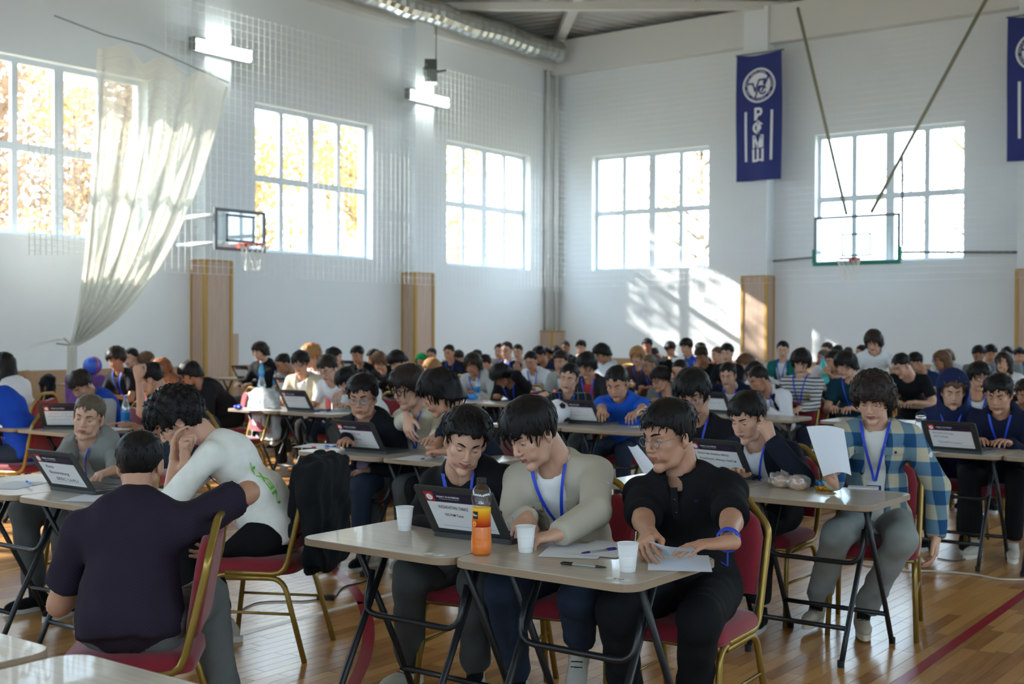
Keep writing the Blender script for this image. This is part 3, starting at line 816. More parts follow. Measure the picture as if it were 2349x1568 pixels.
def make_laptop(lines=(), ink='black', tilt=34, scrib=0, detail=True):
    """origin on table at hinge middle; the user sits on +y side, lid back faces -y"""
    W, D, H = .36, .25, .235
    L = empty('laptop')
    MB().prism(rrect(W, D, .015, 3), 0, .019).xf(Matrix.Translation((0, D / 2 - .01, 0))).build('base', M_lap, L)
    if detail:
        mb = MB()
        for i in range(12):
            for j in range(5): mb.box((-.155 + i * .026, .045 + j * .021, .019), (-.155 + i * .026 + .021, .045 + j * .021 + .017, .0215))
        o = mb.build('keyboard', M_key, L); o['kind'] = 'stuff'
        MB().box((-.05, .165, .019), (.05, .225, .0198)).build('touchpad', M_key, L)
    lid = MB().prism(rrect(W, H, .014, 3), -.004, .004).xf(Matrix.Rotation(R(90), 4, 'X')).build('lid', M_lap, L)
    lid.location = (0, 0, .015); lid.rotation_euler[0] = R(tilt)
    for v in lid.data.vertices: v.co.z += H / 2
    # the lid leans toward the camera side (-y) at the top
    MB().box((-W / 2 + .01, .0045, .012), (W / 2 - .01, .005, H - .012)).build('screen', M_screen, lid)
    y = -.0046
    MB().box((-.14, y - .0008, .03), (.14, y, .165)).build('paper_sheet', M_paper, lid)
    MB().box((-.14, y - .0008, .165), (.14, y, .21)).build('header_band', M_hdr, lid)
    if detail:
        MB().box((-.14, y - .001, .1655), (-.098, y - .0008, .212)).build('red_square', M_redp, lid)
        rr = MB().lathe([(.008, 0), (.0145, 0), (.0145, .0003), (.008, .0003)], 20); rr.lathe([(0.0, 0), (.005, 0), (.005, .0003), (0, .0003)], 12)
        rr.xf(Matrix.Translation((-.119, y - .0012, .187)) @ Matrix.Rotation(R(90), 4, 'X')).build('round_emblem', M_wprint, lid)
        text_obj('title_print', 'FIZMAT AI OLYMPIAD', .0105, M_wprint, lid, (-.085, y - .0012, .188), (R(90), 0, 0), width=.105, thin=.0003)
        text_obj('subtitle_print', 'INTERNATIONAL OLYMPIAD', .005, M_wprint, lid, (-.075, y - .0012, .179), (R(90), 0, 0), width=.09)
        MB().box((.075, y - .001, .183), (.105, y - .0008, .187)).build('red_print', M_purple, lid)
        MB().box((-.14, y - .001, .165), (.14, y - .0008, .1675)).build('red_rule', M_purple, lid)
        MB().box((-.11, y - .001, .047), (.13, y - .0008, .048)).build('rule', M_lap, lid)
    for i, ln in enumerate(lines):
        txt, x, z, w, size = ln
        text_obj('handwriting', txt, size, INKS[ink], lid, (x, y - .0014, z), (R(90), R(2), 0), shear=.12, thin=.00015, width=w)
    if scrib:
        mb = MB(); r = np.random.default_rng(scrib)
        for i in range(3 if scrib % 2 else 2): squiggle(mb, -.115, -.115 + .1 + .11 * r.random(), .14 - .032 * i, .014, scrib * 10 + i)
        mb.xf(Matrix.Translation((0, y - .0013, 0)) @ Matrix.Rotation(R(90), 4, 'X')); mb.build('handwriting', INKS[ink], lid)
    return L
def put_laptop(L, x, y, rz, label):
    L.location = (x, y, TH); L.rotation_euler[2] = R(rz); tag(L, label, 'laptop', 'laptops with paper signs on their lids'); return L
# ------------------------------------------------------------------ implicit-surface modelling (bodies, clothes, hair)
class Field:
    def __init__(s, lo, hi, h):
        s.h = h; s.lo = np.asarray(lo, float) - 3 * h
        n = np.ceil((np.asarray(hi, float) + 3 * h - s.lo) / h).astype(int) + 1
        s.n = n; s.F = np.full(tuple(n), .12, np.float32)
        s.ax = [(s.lo[i] + h * np.arange(n[i])).astype(np.float32) for i in range(3)]
    def sl(s, a, b):
        i0 = np.clip(np.floor((a - s.lo) / s.h).astype(int), 0, s.n - 1); i1 = np.clip(np.ceil((b - s.lo) / s.h).astype(int) + 1, 1, s.n)
        return tuple(slice(i0[k], max(i1[k], i0[k] + 1)) for k in range(3))
    def pts(s, S):
        return s.ax[0][S[0]][:, None, None], s.ax[1][S[1]][None, :, None], s.ax[2][S[2]][None, None, :]
    def add(s, pr, k=.02, mode=1, off=0.0):
        lo, hi = pr_box(pr); m = k + 2.5 * s.h + abs(off) + .005
        S = s.sl(lo - m, hi + m); d = pr_dist(pr, *s.pts(S)) - off
        A = s.F[S]
        if mode == 1:
            q = np.maximum(k - np.abs(A - d), 0) / k; s.F[S] = np.minimum(A, d) - q * q * k * .25
        else:
            d = -d; q = np.maximum(k - np.abs(A - d), 0) / k; s.F[S] = np.maximum(A, d) + q * q * k * .25
        return s
    def waves(s, amp, lam, seed, n=5):
        r = np.random.default_rng(seed); S = (slice(None),) * 3; x, y, z = s.pts(S); w = 0
        for i in range(n):
            d = r.normal(size=3); d /= np.linalg.norm(d); f = 2 * PI / (lam * (.7 + .7 * r.random())); w = w + np.sin(f * (d[0] * x + d[1] * y + d[2] * z) + r.random() * 6 + 1.2 * np.sin((x + y * 1.3 - z) * 14 + i))
        s.F = s.F + (amp / n ** .5 * w).astype(np.float32); return s
    def mesh(s):
        F, h = s.F, s.h
        F[0] = np.maximum(F[0], .01); F[-1] = np.maximum(F[-1], .01); F[:, 0] = np.maximum(F[:, 0], .01); F[:, -1] = np.maximum(F[:, -1], .01); F[:, :, 0] = np.maximum(F[:, :, 0], .01); F[:, :, -1] = np.maximum(F[:, :, -1], .01)
        I = F < 0
        c = I[:-1, :-1, :-1].astype(np.int8)
        for a in (0, 1):
            for b in (0, 1):
                for d in (0, 1):
                    if a + b + d: c = c + I[a:I.shape[0] - 1 + a, b:I.shape[1] - 1 + b, d:I.shape[2] - 1 + d]
        idx = np.argwhere((c > 0) & (c < 8)); N = len(idx)
        if N == 0: return np.zeros((0, 3)), np.zeros((0, 4), int)
        off = np.array([(a, b, d) for a in (0, 1) for b in (0, 1) for d in (0, 1)])
        vals = np.stack([F[idx[:, 0] + o[0], idx[:, 1] + o[1], idx[:, 2] + o[2]] for o in off], 1)
        P = np.zeros((N, 3)); C = np.zeros(N)
        for i in range(8):
            for j in range(i + 1, 8):
                if np.abs(off[i] - off[j]).sum() != 1: continue
                fa, fb = vals[:, i], vals[:, j]; m = (fa < 0) != (fb < 0)
                t = np.where(m, fa / np.where(m, fa - fb, 1), 0)
                P += np.where(m[:, None], off[i] + (off[j] - off[i]) * t[:, None], 0); C += m
        V = s.lo + h * (idx + P / C[:, None])
        mp = np.full(c.shape, -1, np.int32); mp[idx[:, 0], idx[:, 1], idx[:, 2]] = np.arange(N)
        Q = []
        for ax in range(3):
            u, v = [(1, 2), (2, 0), (0, 1)][ax]
            A = I.take(range(I.shape[ax] - 1), ax); B = I.take(range(1, I.shape[ax]), ax)
            e = np.argwhere(A != B)
            e = e[(e[:, u] > 0) & (e[:, v] > 0) & (e[:, u] < I.shape[u] - 1) & (e[:, v] < I.shape[v] - 1)]
            if not len(e): continue
            inside = A[e[:, 0], e[:, 1], e[:, 2]]
            def cell(du, dv):
                q = e.copy(); q[:, u] -= du; q[:, v] -= dv; return mp[q[:, 0], q[:, 1], q[:, 2]]
            q = np.stack([cell(1, 1), cell(0, 1), cell(0, 0), cell(1, 0)], 1)
            q[~inside] = q[~inside][:, ::-1]; Q.append(q)
        Q = np.concatenate(Q); return V, Q[(Q >= 0).all(1)]
# primitives: ('s', a, b, ra, rb, flat) tapered capsule; ('e', c, radii, Rot) ellipsoid; ('b', c, half, Rot, round) box
def seg(a, b, ra, rb=None, flat=0): return ('s', np.asarray(a, float), np.asarray(b, float), ra, ra if rb is None else rb, flat)
def ell(c, r, Rm=None): return ('e', np.asarray(c, float), np.asarray(r, float), np.eye(3) if Rm is None else np.asarray(Rm, float))
def bxp(c, hf, Rm=None, rd=.005): return ('b', np.asarray(c, float), np.asarray(hf, float), np.eye(3) if Rm is None else np.asarray(Rm, float), rd)
def pr_box(p):
    if p[0] == 's':
        r = max(p[3], p[4]); return np.minimum(p[1], p[2]) - r, np.maximum(p[1], p[2]) + r
    e = np.sqrt(((p[3] * p[2][None, :]) ** 2).sum(1)); return p[1] - e, p[1] + e
def pr_dist(p, x, y, z):
    if p[0] == 's':
        a, b = p[1], p[2]; ab = b - a; L2 = ab @ ab + 1e-12
        px, py, pz = x - a[0], y - a[1], z - a[2]
        t0 = (px * ab[0] + py * ab[1] + pz * ab[2]) / L2; t = np.clip(t0, 0, 1)
        d = np.sqrt((px - t * ab[0]) ** 2 + (py - t * ab[1]) ** 2 + (pz - t * ab[2]) ** 2) - (p[3] + (p[4] - p[3]) * t)
        if p[5]: d = np.maximum(d, (t0 - 1) * math.sqrt(L2))
        return d
    c, r, Rm = p[1], p[2], p[3]
    qx, qy, qz = x - c[0], y - c[1], z - c[2]
    u = Rm[0, 0] * qx + Rm[1, 0] * qy + Rm[2, 0] * qz; v = Rm[0, 1] * qx + Rm[1, 1] * qy + Rm[2, 1] * qz; w = Rm[0, 2] * qx + Rm[1, 2] * qy + Rm[2, 2] * qz
    if p[0] == 'e':
        k0 = np.sqrt((u / r[0]) ** 2 + (v / r[1]) ** 2 + (w / r[2]) ** 2); k1 = np.sqrt((u / r[0] ** 2) ** 2 + (v / r[1] ** 2) ** 2 + (w / r[2] ** 2) ** 2)
        return k0 * (k0 - 1) / (k1 + 1e-6)
    rd = p[4]; u, v, w = np.abs(u) - r[0] + rd, np.abs(v) - r[1] + rd, np.abs(w) - r[2] + rd
    return np.sqrt(np.maximum(u, 0) ** 2 + np.maximum(v, 0) ** 2 + np.maximum(w, 0) ** 2) + np.minimum(np.maximum(u, np.maximum(v, w)), 0) - rd
def relax(V, Q, n=2, lam=.6):
    V = np.asarray(V, float)
    for _ in range(n):
        C = V[Q].mean(1); A = np.zeros_like(V); c = np.bincount(Q.ravel(), minlength=len(V)).astype(float)
        for k in range(3): A[:, k] = np.bincount(Q.ravel(), np.repeat(C[:, k], 4), len(V))
        V = V * (1 - lam) + lam * A / np.maximum(c, 1)[:, None]
    return V
def union_field(prims, h, k=.02, off=0.0, pad=0.0):
    lo = np.min([pr_box(p)[0] for p in prims], 0) - off - pad; hi = np.max([pr_box(p)[1] for p in prims], 0) + off + pad
    f = Field(lo, hi, h)
    for p in prims: f.add(p, k, 1, off)
    return f
def eval_union(prims, P, k=.02, off=0.0):
    P = np.atleast_2d(P); d = np.full(len(P), .5)
    for p in prims:
        q = pr_dist(p, P[:, 0], P[:, 1], P[:, 2]) - off; m = np.maximum(k - np.abs(d - q), 0) / k; d = np.minimum(d, q) - m * m * k * .25
    return d
def unit(v): v = np.asarray(v, float); return v / (np.linalg.norm(v) + 1e-9)
def rotm(axis, deg): return np.array(Matrix.Rotation(R(deg), 3, axis))

# ------------------------------------------------------------------ heads (local: +y face, +z up, origin between the ears)
class Geo:
    """verts, quads/tris and material numbers joined into one mesh"""
    def __init__(s): s.V = []; s.Q = []; s.M = []; s.n = 0
    def add(s, V, Q, mi=0):
        V = np.asarray(V, float); Q = np.asarray(Q, int)
        if len(V) == 0: return s
        if Q.shape[1] == 3: Q = np.c_[Q, Q[:, 2]]
        s.V.append(V); s.Q.append(Q + s.n); s.M.append(np.full(len(Q), mi) if np.isscalar(mi) else np.asarray(mi)); s.n += len(V); return s
    def mb(s, m, mi=0):
        fs = []
        for f in m.f:
            if len(f) == 4: fs.append(f)
            elif len(f) == 3: fs.append((*f, f[2]))
            else: fs += [(f[0], f[i], f[i + 1], f[i + 1]) for i in range(1, len(f) - 1)]
        return s.add(np.array(m.v), np.array(fs), mi)
    def cat(s): return np.concatenate(s.V), np.concatenate(s.Q), np.concatenate(s.M)
def geo_mesh(name, V, Q, M=None):
    tri = Q[:, 2] == Q[:, 3]
    me = bpy.data.meshes.new(name)
    me.vertices.add(len(V)); me.vertices.foreach_set('co', np.asarray(V, np.float32).ravel())
    cnt = np.where(tri, 3, 4).astype(np.int32); st = np.concatenate([[0], np.cumsum(cnt)[:-1]]).astype(np.int32)
    keep = np.ones(Q.shape, bool); keep[tri, 3] = False
    me.loops.add(int(cnt.sum())); me.loops.foreach_set('vertex_index', Q[keep].astype(np.int32))
    me.polygons.add(len(Q)); me.polygons.foreach_set('loop_start', st); me.polygons.foreach_set('loop_total', cnt)
    if M is not None: me.polygons.foreach_set('material_index', M.astype(np.int32))
    me.update(calc_edges=True); me.shade_smooth(); return me
def sphere_patch(c, r, lon0, lon1, latf0, latf1, nu, nv, Rm):
    P = []
    for i in range(nu + 1):
        lo = lon0 + (lon1 - lon0) * i / nu; a0, a1 = latf0(lo), latf1(lo)
        row = []
        for j in range(nv + 1):
            la = a0 + (a1 - a0) * j / nv
            row.append(np.asarray(c) + r * (Rm @ np.array([math.sin(lo) * math.cos(la), math.cos(lo) * math.cos(la), math.sin(la)])))
        P.append(row)
    return MB().grid(P)
HEADS = {}
def head_geo(h, opn, smile, wide):
    """materials: 0 skin, 1 lips, 2 eye white, 3 dark (iris, brows, lashes)"""
    key = (h, opn, smile, wide)
    if key in HEADS: return HEADS[key]
    w = wide
    P = [ell((0, -.016, .035), (.073, .095, .080)), ell((0, .022, -.028), (.060 * w, .068, .082)), ell((0, .03, .045), (.058, .06, .05))]
    f = union_field(P + [seg((0, -.04, -.06), (0, -.05, -.19), .055, .054), ell((.083, 0, 0), (.02, .03, .04)), ell((-.083, 0, 0), (.02, .03, .04)), seg((0, .1, 0), (0, .12, -.1), .012)], h) if False else Field((-.105, -.125, -.2), (.105, .13, .13), h)
    for p in P: f.add(p, .03)
    f.add(seg((0, -.038, -.05), (0, -.05, -.2), .052, .054), .02)
    for s in (-1, 1):
        f.add(seg((s * .052 * w, -.002, -.05), (s * .040 * w, .03, -.088), .018, .016), .02); f.add(seg((s * .040 * w, .03, -.088), (0, .068, -.105), .016, .014), .02)
        f.add(ell((s * .040 * w, .06, -.022), (.022, .020, .02)), .018)
        f.add(ell((s * .034, .066, -.055), (.018, .018, .022)), .015)
        f.add(seg((s * .012, .088, .026), (s * .045, .07, .022), .008, .006), .012)
        f.add(ell((s * .031, .096, .002), (.019, .017, .012)), .012, -1)
    f.add(ell((0, .078, -.104), (.018, .014, .013)), .014)
    f.add(seg((0, .086, .018), (0, .106, -.022), .006, .0095), .012)
    f.add(ell((0, .107, -.03), (.0105, .009, .008)), .006)
    for s in (-1, 1): f.add(ell((s * .0125, .098, -.033), (.007, .009, .006)), .006)
    f.add(ell((0, .078, -.062), (.026, .017, .02)), .012)
    sm = .006 * smile
    for s in (-1, 1):
        f.add(seg((0, .096, -.0575), (s * .021 * (1 + .25 * smile), .083, -.06 + sm), .0045, .003), .005)
        f.add(seg((0, .0945, -.0675), (s * .019 * (1 + .25 * smile), .083, -.063 + sm), .0055, .003), .005)
    for s in (-1, 1):
        f.add(seg((0, .103, -.0622), (s * .022 * (1 + .25 * smile), .089, -.0615 + sm), .0016, .001), .003, -1)
    for s in (-1, 1):   # ears
        Rm = rotm('Z', s * -22) @ rotm('X', -8)
        f.add(ell((s * .079, -.008, -.006), (.009, .02, .032), Rm), .006); f.add(ell((s * .074, -.004, -.032), (.007, .012, .012), Rm), .006)
        f.add(ell((s * .088, -.003, -.003), (.007, .011, .019), Rm), .004, -1)
    V, Q = f.mesh(); C = V[Q].mean(1)
    lip = (np.abs(C[:, 0]) < .0205 * (1 + .25 * smile)) & (C[:, 1] > .084) & (np.abs(C[:, 2] + .0625 - sm * (np.abs(C[:, 0]) / .02)) < .0092 - .22 * np.abs(C[:, 0]))
    g = Geo(); g.add(V, Q, lip.astype(int))
    nu = 10 if h < .005 else 6
    for s in (-1, 1):
        c = (s * .031, .0715, .001); Rm = rotm('Z', -s * 9)
        up = lambda lo: opn * .30 * max(0, math.cos(lo * 1.35)) ** .8 + .03 * s * lo * 0 - .02
        dn = lambda lo: -.26 * max(0, math.cos(lo * 1.35)) ** .8 * (.5 + .5 * opn) - .02
        g.mb(sphere_patch(c, .0125, -1.1, 1.1, lambda l: -.6, lambda l: .6, nu, 6, Rm), 2)
        g.mb(sphere_patch(c, .0128, -.40, .40, lambda l: -math.sqrt(max(0, .16 - l * l)) - .12, lambda l: math.sqrt(max(0, .16 - l * l)) - .12, 6, 4, Rm), 3)
        g.mb(sphere_patch(c, .0138, -1.35, 1.35, up, lambda l: 1.5, nu, 4, Rm), 0)
        g.mb(sphere_patch(c, .0136, -1.35, 1.35, lambda l: -1.5, dn, nu, 4, Rm), 0)
        g.mb(sphere_patch(c, .0142, -1.2, 1.2, lambda l: up(l) - .05, lambda l: up(l) + .06, nu, 1, Rm), 3)
        br = []
        for t in np.linspace(0, 1, 7): br.append((s * (.012 + .036 * t), .0945 - .020 * t ** 2, .0235 + .006 * math.sin(t * 2.4)))
        m = MB().tube(br, [.0030, .0042, .0044, .0042, .0036, .0028, .0012], 5); g.mb(m, 3)
    HEADS[key] = g.cat(); return HEADS[key]

# ------------------------------------------------------------------ hair (same local frame)
HAIR = {}
def hair_geo(style, h, seed=0):
    key = (style, h, seed)
    if key in HAIR: return HAIR[key]
    r = np.random.default_rng(seed + 11)
    # style: thickness top, side, front hairline z, side z, back z, volume push forward, locks(n, length, width, curl), droop
    ST = {'crop': (.016, .006, .066, .012, -.045, .0, (260, .030, .004, .12), .1), 'short': (.026, .010, .062, .005, -.055, .006, (420, .045, .0045, .2), .25),
          'fringe': (.030, .018, .044, -.012, -.068, .012, (420, .070, .006, .15), .55), 'quiff': (.036, .008, .076, .006, -.05, .008, (460, .045, .0045, .25), -.2),
          'mop': (.034, .024, .042, -.035, -.085, .014, (420, .08, .007, .3), .6), 'curly': (.045, .036, .052, -.02, -.085, .012, (520, .045, .007, 1.0), .3),
          'mullet': (.044, .038, .048, -.045, -.115, .012, (520, .05, .007, 1.0), .4), 'curtain': (.034, .030, .045, -.06, -.085, .012, (360, .09, .007, .2), .75),
          'long': (.024, .022, .058, -.12, -.17, .006, (300, .14, .009, .15), .9), 'buzz': (.008, .005, .064, .012, -.05, 0, (0, 0, 0, 0), 0)}[style]
    tt, ts, zf, zs, zb, push, (nl, LL, lw, curl), droop = ST
    f = Field((-.135, -.155, min(-.06, zb - .02)), (.135, .15, .185), h)
    x, y, z = f.pts((slice(None),) * 3)
    up = np.clip((z - .0) / .09, 0, 1); th = ts + (tt - ts) * up ** 1.2
    k0 = np.sqrt((x / (.076 + th)) ** 2 + ((y + .014 - push) / (.097 + th * .9)) ** 2 + ((z - .035) / (.082 + tt)) ** 2)
    d = (k0 - 1) * (.085 + th * .7)
    if style in ('long', 'curtain', 'mullet', 'mop'):   # hair that hangs lower than the skull
        k1 = np.sqrt((x / (.078 + ts)) ** 2 + ((y + .035) / (.075 + ts)) ** 2); d2 = np.maximum((k1 - 1) * .085, np.maximum(z - .05, (zb - .01) - z)); d = np.minimum(d, np.maximum(d2, -(z - zb)))
    ca = (y + .01) / np.sqrt(x * x + (y + .01) ** 2 + 1e-6)    # 1 front, 0 side, -1 back
    n1 = (.008 * np.sin(np.arctan2(x, y) * 9 + seed) + .006 * np.sin(np.arctan2(x, y) * 23 + 2 * seed)) * (ca > .2)
    line = np.where(ca > 0, zs + (zf + n1 - zs) * np.clip(ca * 1.55 - .35, 0, 1), zs + (zb - zs) * (-ca) ** .8)
    if style in ('curtain', 'long'):
        part = np.abs(x + .008); line = np.where((ca > .35), np.maximum(line, zf + .028 - part * 1.5), line)
    cut = (line - z) * .8
    if style not in ('long', 'curtain', 'mop', 'mullet'):
        ear = np.sqrt((np.abs(x) - .085) ** 2 + (y + .004) ** 2 + (z + .02) ** 2) - .032; cut = np.maximum(cut, -ear)
    d = np.maximum(d, cut)
    if nl: d = d + (.0012 if h < .0085 else .0035) * np.sin(x * 60 + seed) * np.sin(y * 55 + z * 45)
    if nl: d = d + (.0012 if style not in ('curly', 'mullet') else .006) * np.sin(x * 130 + 2 * np.sin(z * 40 + seed)) * np.sin(y * 110 + z * 70 + 1.7 * np.sin(x * 50))
    f.F = np.minimum(f.F, d.astype(np.float32))
    V, Q = f.mesh(); g = Geo(); g.add(V, Q, 0)
    if nl and len(V):
        nl = int(nl * .62) if h < .0065 else (nl // 3 if h < .009 else nl // 7)
        top = V[(V[:, 2] > line_z(V, zf, zs, zb) + .004) & (np.linalg.norm((V - (0, -.014, .035)) / (.07, .09, .078), axis=1) > 1.1)]
        pick = top[r.integers(0, len(top), nl)]
        crown = np.array([.01, -.05, .13])
        mb = MB(); C0_ = np.array([0, -.014, .03]); A_ = np.array([.076, .097, .084])
        for p in pick:
            n = unit((p - C0_) / A_ ** 2 * .01); fl = p - crown; fl = fl - n * (fl @ n); fl = unit(unit(fl) + r.normal(0, .22, 3) * (.5 + curl))
            frontal = p[1] > .02 and p[2] > .05
            if style == 'quiff' and frontal: fl = unit(np.array([.35, -.6, .5]) + r.normal(0, .2, 3))
            L = LL * (.55 + .6 * r.random()) * (.6 if frontal and style in ('fringe', 'mop', 'mullet', 'curly') else (.7 if frontal and style == 'short' else 1)); pts = []; q = p - n * .006; ph = r.random() * 6; ax = unit(np.cross(n, fl)); r0 = np.linalg.norm((q - C0_) / A_); lift = (.10 if style in ('quiff', 'short', 'crop') else .06) * (.1 + r.random() ** 2 * 1.3) * (1.6 if frontal else 1)
            dirn = fl
            for j in range(5):
                pts.append(q + curl * .010 * (math.sin(ph + j * 1.9) * ax + .4 * math.cos(ph + j * 1.9) * n))
                nn = unit((q - C0_) / A_); dirn = unit(dirn - nn * (dirn @ nn) + np.array([0, 0, -.22 * max(droop, 0)])); q = q + dirn * L / 4
                rq = np.linalg.norm((q - C0_) / A_)
                if q[2] > -.02: q = C0_ + (q - C0_) * (r0 + lift * math.sin((j + 1) / 4 * 2.2)) / rq
                elif rq < 1.03: q = C0_ + (q - C0_) * 1.04 / rq
            wd = lw * (.55 + .5 * r.random()) * (1 if h < .0065 else 1.4)
            mb.tube(pts, [wd * .6, wd, wd * .9, wd * .6, wd * .15], 4, caps=False, flat=.45)
        g.mb(mb, 0)
    HAIR[key] = g.cat(); return HAIR[key]
def line_z(V, zf, zs, zb):
    ca = (V[:, 1] + .01) / np.sqrt(V[:, 0] ** 2 + (V[:, 1] + .01) ** 2 + 1e-6)
    return np.where(ca > 0, zs + (zf - zs) * np.clip(ca * 1.55 - .35, 0, 1), zs + (zb - zs) * np.abs(ca) ** .8)

# ------------------------------------------------------------------ hands (local: wrist at origin, fingers +x, back of hand +z, thumb on +y side = right hand palm down... mirrored for left)
HANDS = {}
def hand_geo(pose, h):
    key = (pose, h)
    if key in HANDS: return HANDS[key]
    curl = {'flat': (12, 12, 8), 'type': (35, 40, 22), 'fist': (80, 95, 60), 'hold': (45, 45, 30), 'relax': (25, 30, 20), 'rest': (8, 18, 12)}[pose]
    P = []
    base = [(.088, .030), (.094, .010), (.090, -.011), (.080, -.030)]; Ls = [(.043, .026, .020), (.048, .030, .021), (.044, .028, .021), (.034, .021, .019)]
    for (bx_, by_) in base: P.append(seg((.012, by_ * .55, 0), (bx_, by_, 0), .0145, .0115))
    P.append(ell((.05, 0, -.004), (.045, .038, .014)))
    P.append(seg((-.022, 0, 0), (.015, 0, 0), .026, .024))
    pal = len(P); F_ = []
    for i, (bx_, by_) in enumerate(base):
        p = np.array([bx_, by_, 0.]); a = 0.0; rr = .0092 - .0008 * (i == 3)
        for j, L in enumerate(Ls[i]):
            a += curl[j] * (1 + .12 * i - .1) ; d = np.array([math.cos(R(a)), (.08, .02, -.03, -.09)[i], -math.sin(R(a))]); q = p + unit(d) * L
            F_.append(seg(p, q, rr, rr * .9)); p = q; rr *= .9
    tb = {'fist': [(.02, .026, -.008), (.052, .040, -.025), (.082, .024, -.040), (.098, .004, -.042)], 'hold': [(.02, .026, -.006), (.055, .045, -.03), (.085, .042, -.045), (.105, .036, -.05)],
          'type': [(.02, .026, -.006), (.055, .05, -.022), (.085, .052, -.032), (.105, .045, -.038)]}.get(pose, [(.02, .026, -.004), (.052, .052, -.012), (.085, .066, -.015), (.108, .070, -.017)])
    T_ = [seg(tb[0], tb[1], .015, .0125), seg(tb[1], tb[2], .0118, .0102), seg(tb[2], tb[3], .0100, .0085)]
    lo = np.min([pr_box(p)[0] for p in P + F_ + T_], 0); hi = np.max([pr_box(p)[1] for p in P + F_ + T_], 0)
    f = Field(lo, hi, h)
    for p in P: f.add(p, .014)
    for p in F_: f.add(p, .0035)
    for p in T_: f.add(p, .006)
    V, Q = f.mesh(); HANDS[key] = (V, Q); return V, Q
# ------------------------------------------------------------------ people
SKIN = [mat('skin_warm', rgb(182, 134, 106), .5, var=.07, scale=40), mat('skin_light', rgb(200, 154, 128), .5, var=.07, scale=40), mat('skin_tan', rgb(160, 112, 84), .5, var=.07, scale=40)]
LIP = mat('lips', rgb(148, 86, 78), .45); EYEW = mat('eye_white', rgb(214, 208, 200), .3)
def hairmat(name, c):
    if name in MATS: return MATS[name]
    m, n, l, b = nt(name); b.inputs['Roughness'].default_value = .55; b.inputs['Specular IOR Level'].default_value = .22
    tc = n.new('ShaderNodeTexCoord'); nz = n.new('ShaderNodeTexNoise'); nz.inputs['Scale'].default_value = 90; nz.inputs['Detail'].default_value = 3
    mp = n.new('ShaderNodeMapping'); mp.inputs['Scale'].default_value = (1, 1, .2); l.new(tc.outputs['Object'], mp.inputs[0]); l.new(mp.outputs[0], nz.inputs[0])
    mx = n.new('ShaderNodeMix'); mx.data_type = 'RGBA'; mx.inputs[6].default_value = (*[v * .6 for v in c], 1); mx.inputs[7].default_value = (*[v * 1.5 for v in c], 1)
    l.new(nz.outputs['Fac'], mx.inputs[0]); l.new(mx.outputs[2], b.inputs['Base Color'])
    bp = n.new('ShaderNodeBump'); bp.inputs['Strength'].default_value = .5; bp.inputs['Distance'].default_value = .004; l.new(nz.outputs['Fac'], bp.inputs['Height']); l.new(bp.outputs[0], b.inputs['Normal'])
    MATS[name] = m; return m
HC = {'black': hairmat('black_hair', rgb(20, 17, 16)), 'dark': hairmat('dark_brown_hair', rgb(40, 31, 25)), 'brown': hairmat('brown_hair', rgb(92, 66, 46)), 'fair': hairmat('fair_hair', rgb(150, 108, 66)), 'red': hairmat('reddish_hair', rgb(128, 78, 48)), 'ash': hairmat('ash_brown_hair', rgb(86, 76, 62))}
def cloth(c, kind='plain'):
    """c: sRGB triple 0-255"""
    name = 'cloth_%s_%d_%d_%d' % (kind, *c)
    if name in MATS: return MATS[name]
    base = rgb(*c)
    if kind == 'plain': return mat(name, base, .9, var=.10, scale=25, bump=.12, bscale=420, spec=.15)
    m, n, l, b = nt(name); b.inputs['Roughness'].default_value = .9; b.inputs['Specular IOR Level'].default_value = .15
    tc = n.new('ShaderNodeTexCoord'); sp = n.new('ShaderNodeSeparateXYZ'); l.new(tc.outputs['Object'], sp.inputs[0])
    def band(src, per, duty, ph=0.0):
        v = math_node(n, l, 'FRACT', math_node(n, l, 'ADD', math_node(n, l, 'MULTIPLY', src, 1 / per), ph)); return math_node(n, l, 'LESS_THAN', v, duty)
    def mix(fac, a, bb):
        q = n.new('ShaderNodeMix'); q.data_type = 'RGBA'
        if isinstance(fac, (int, float)): q.inputs[0].default_value = fac
        else: l.new(fac, q.inputs[0])
        for i, v in ((6, a), (7, bb)):
            if isinstance(v, tuple): q.inputs[i].default_value = (*v, 1)
            else: l.new(v, q.inputs[i])
        return q.outputs[2]
    if kind == 'plaid':
        s = math_node(n, l, 'ADD', sp.outputs[0], math_node(n, l, 'MULTIPLY', sp.outputs[1], .55))
        a = band(s, .13, .5); z = band(sp.outputs[2], .14, .5, .2)
        col = mix(z, mix(a, rgb(178, 172, 150), rgb(104, 128, 140)), mix(a, rgb(92, 124, 146), rgb(34, 74, 112)))
    elif kind == 'check':
        s = math_node(n, l, 'ADD', sp.outputs[0], math_node(n, l, 'MULTIPLY', sp.outputs[1], .6))
        a = band(s, .075, .07); z = band(sp.outputs[2], .075, .08); col = mix(math_node(n, l, 'MAXIMUM', a, z), base, rgb(120, 128, 130))
    elif kind == 'stripe':
        w = n.new('ShaderNodeTexNoise'); w.inputs['Scale'].default_value = 5; l.new(tc.outputs['Object'], w.inputs[0])
        zz_ = math_node(n, l, 'ADD', sp.outputs[2], math_node(n, l, 'MULTIPLY', w.outputs['Fac'], .03)); col = mix(band(zz_, .036, .36), base, rgb(24, 26, 34))
    elif kind == 'cord':
        s = math_node(n, l, 'ADD', sp.outputs[0], math_node(n, l, 'MULTIPLY', sp.outputs[1], .8))
        col = mix(band(s, .0045, .35), base, tuple(v * .8 for v in base))
    elif kind == 'rib':
        s = math_node(n, l, 'ADD', sp.outputs[0], math_node(n, l, 'MULTIPLY', sp.outputs[2], -.9))
        col = mix(band(s, .012, .3), base, tuple(v * 1.35 for v in base))
    l.new(col, b.inputs['Base Color']); MATS[name] = m; return m
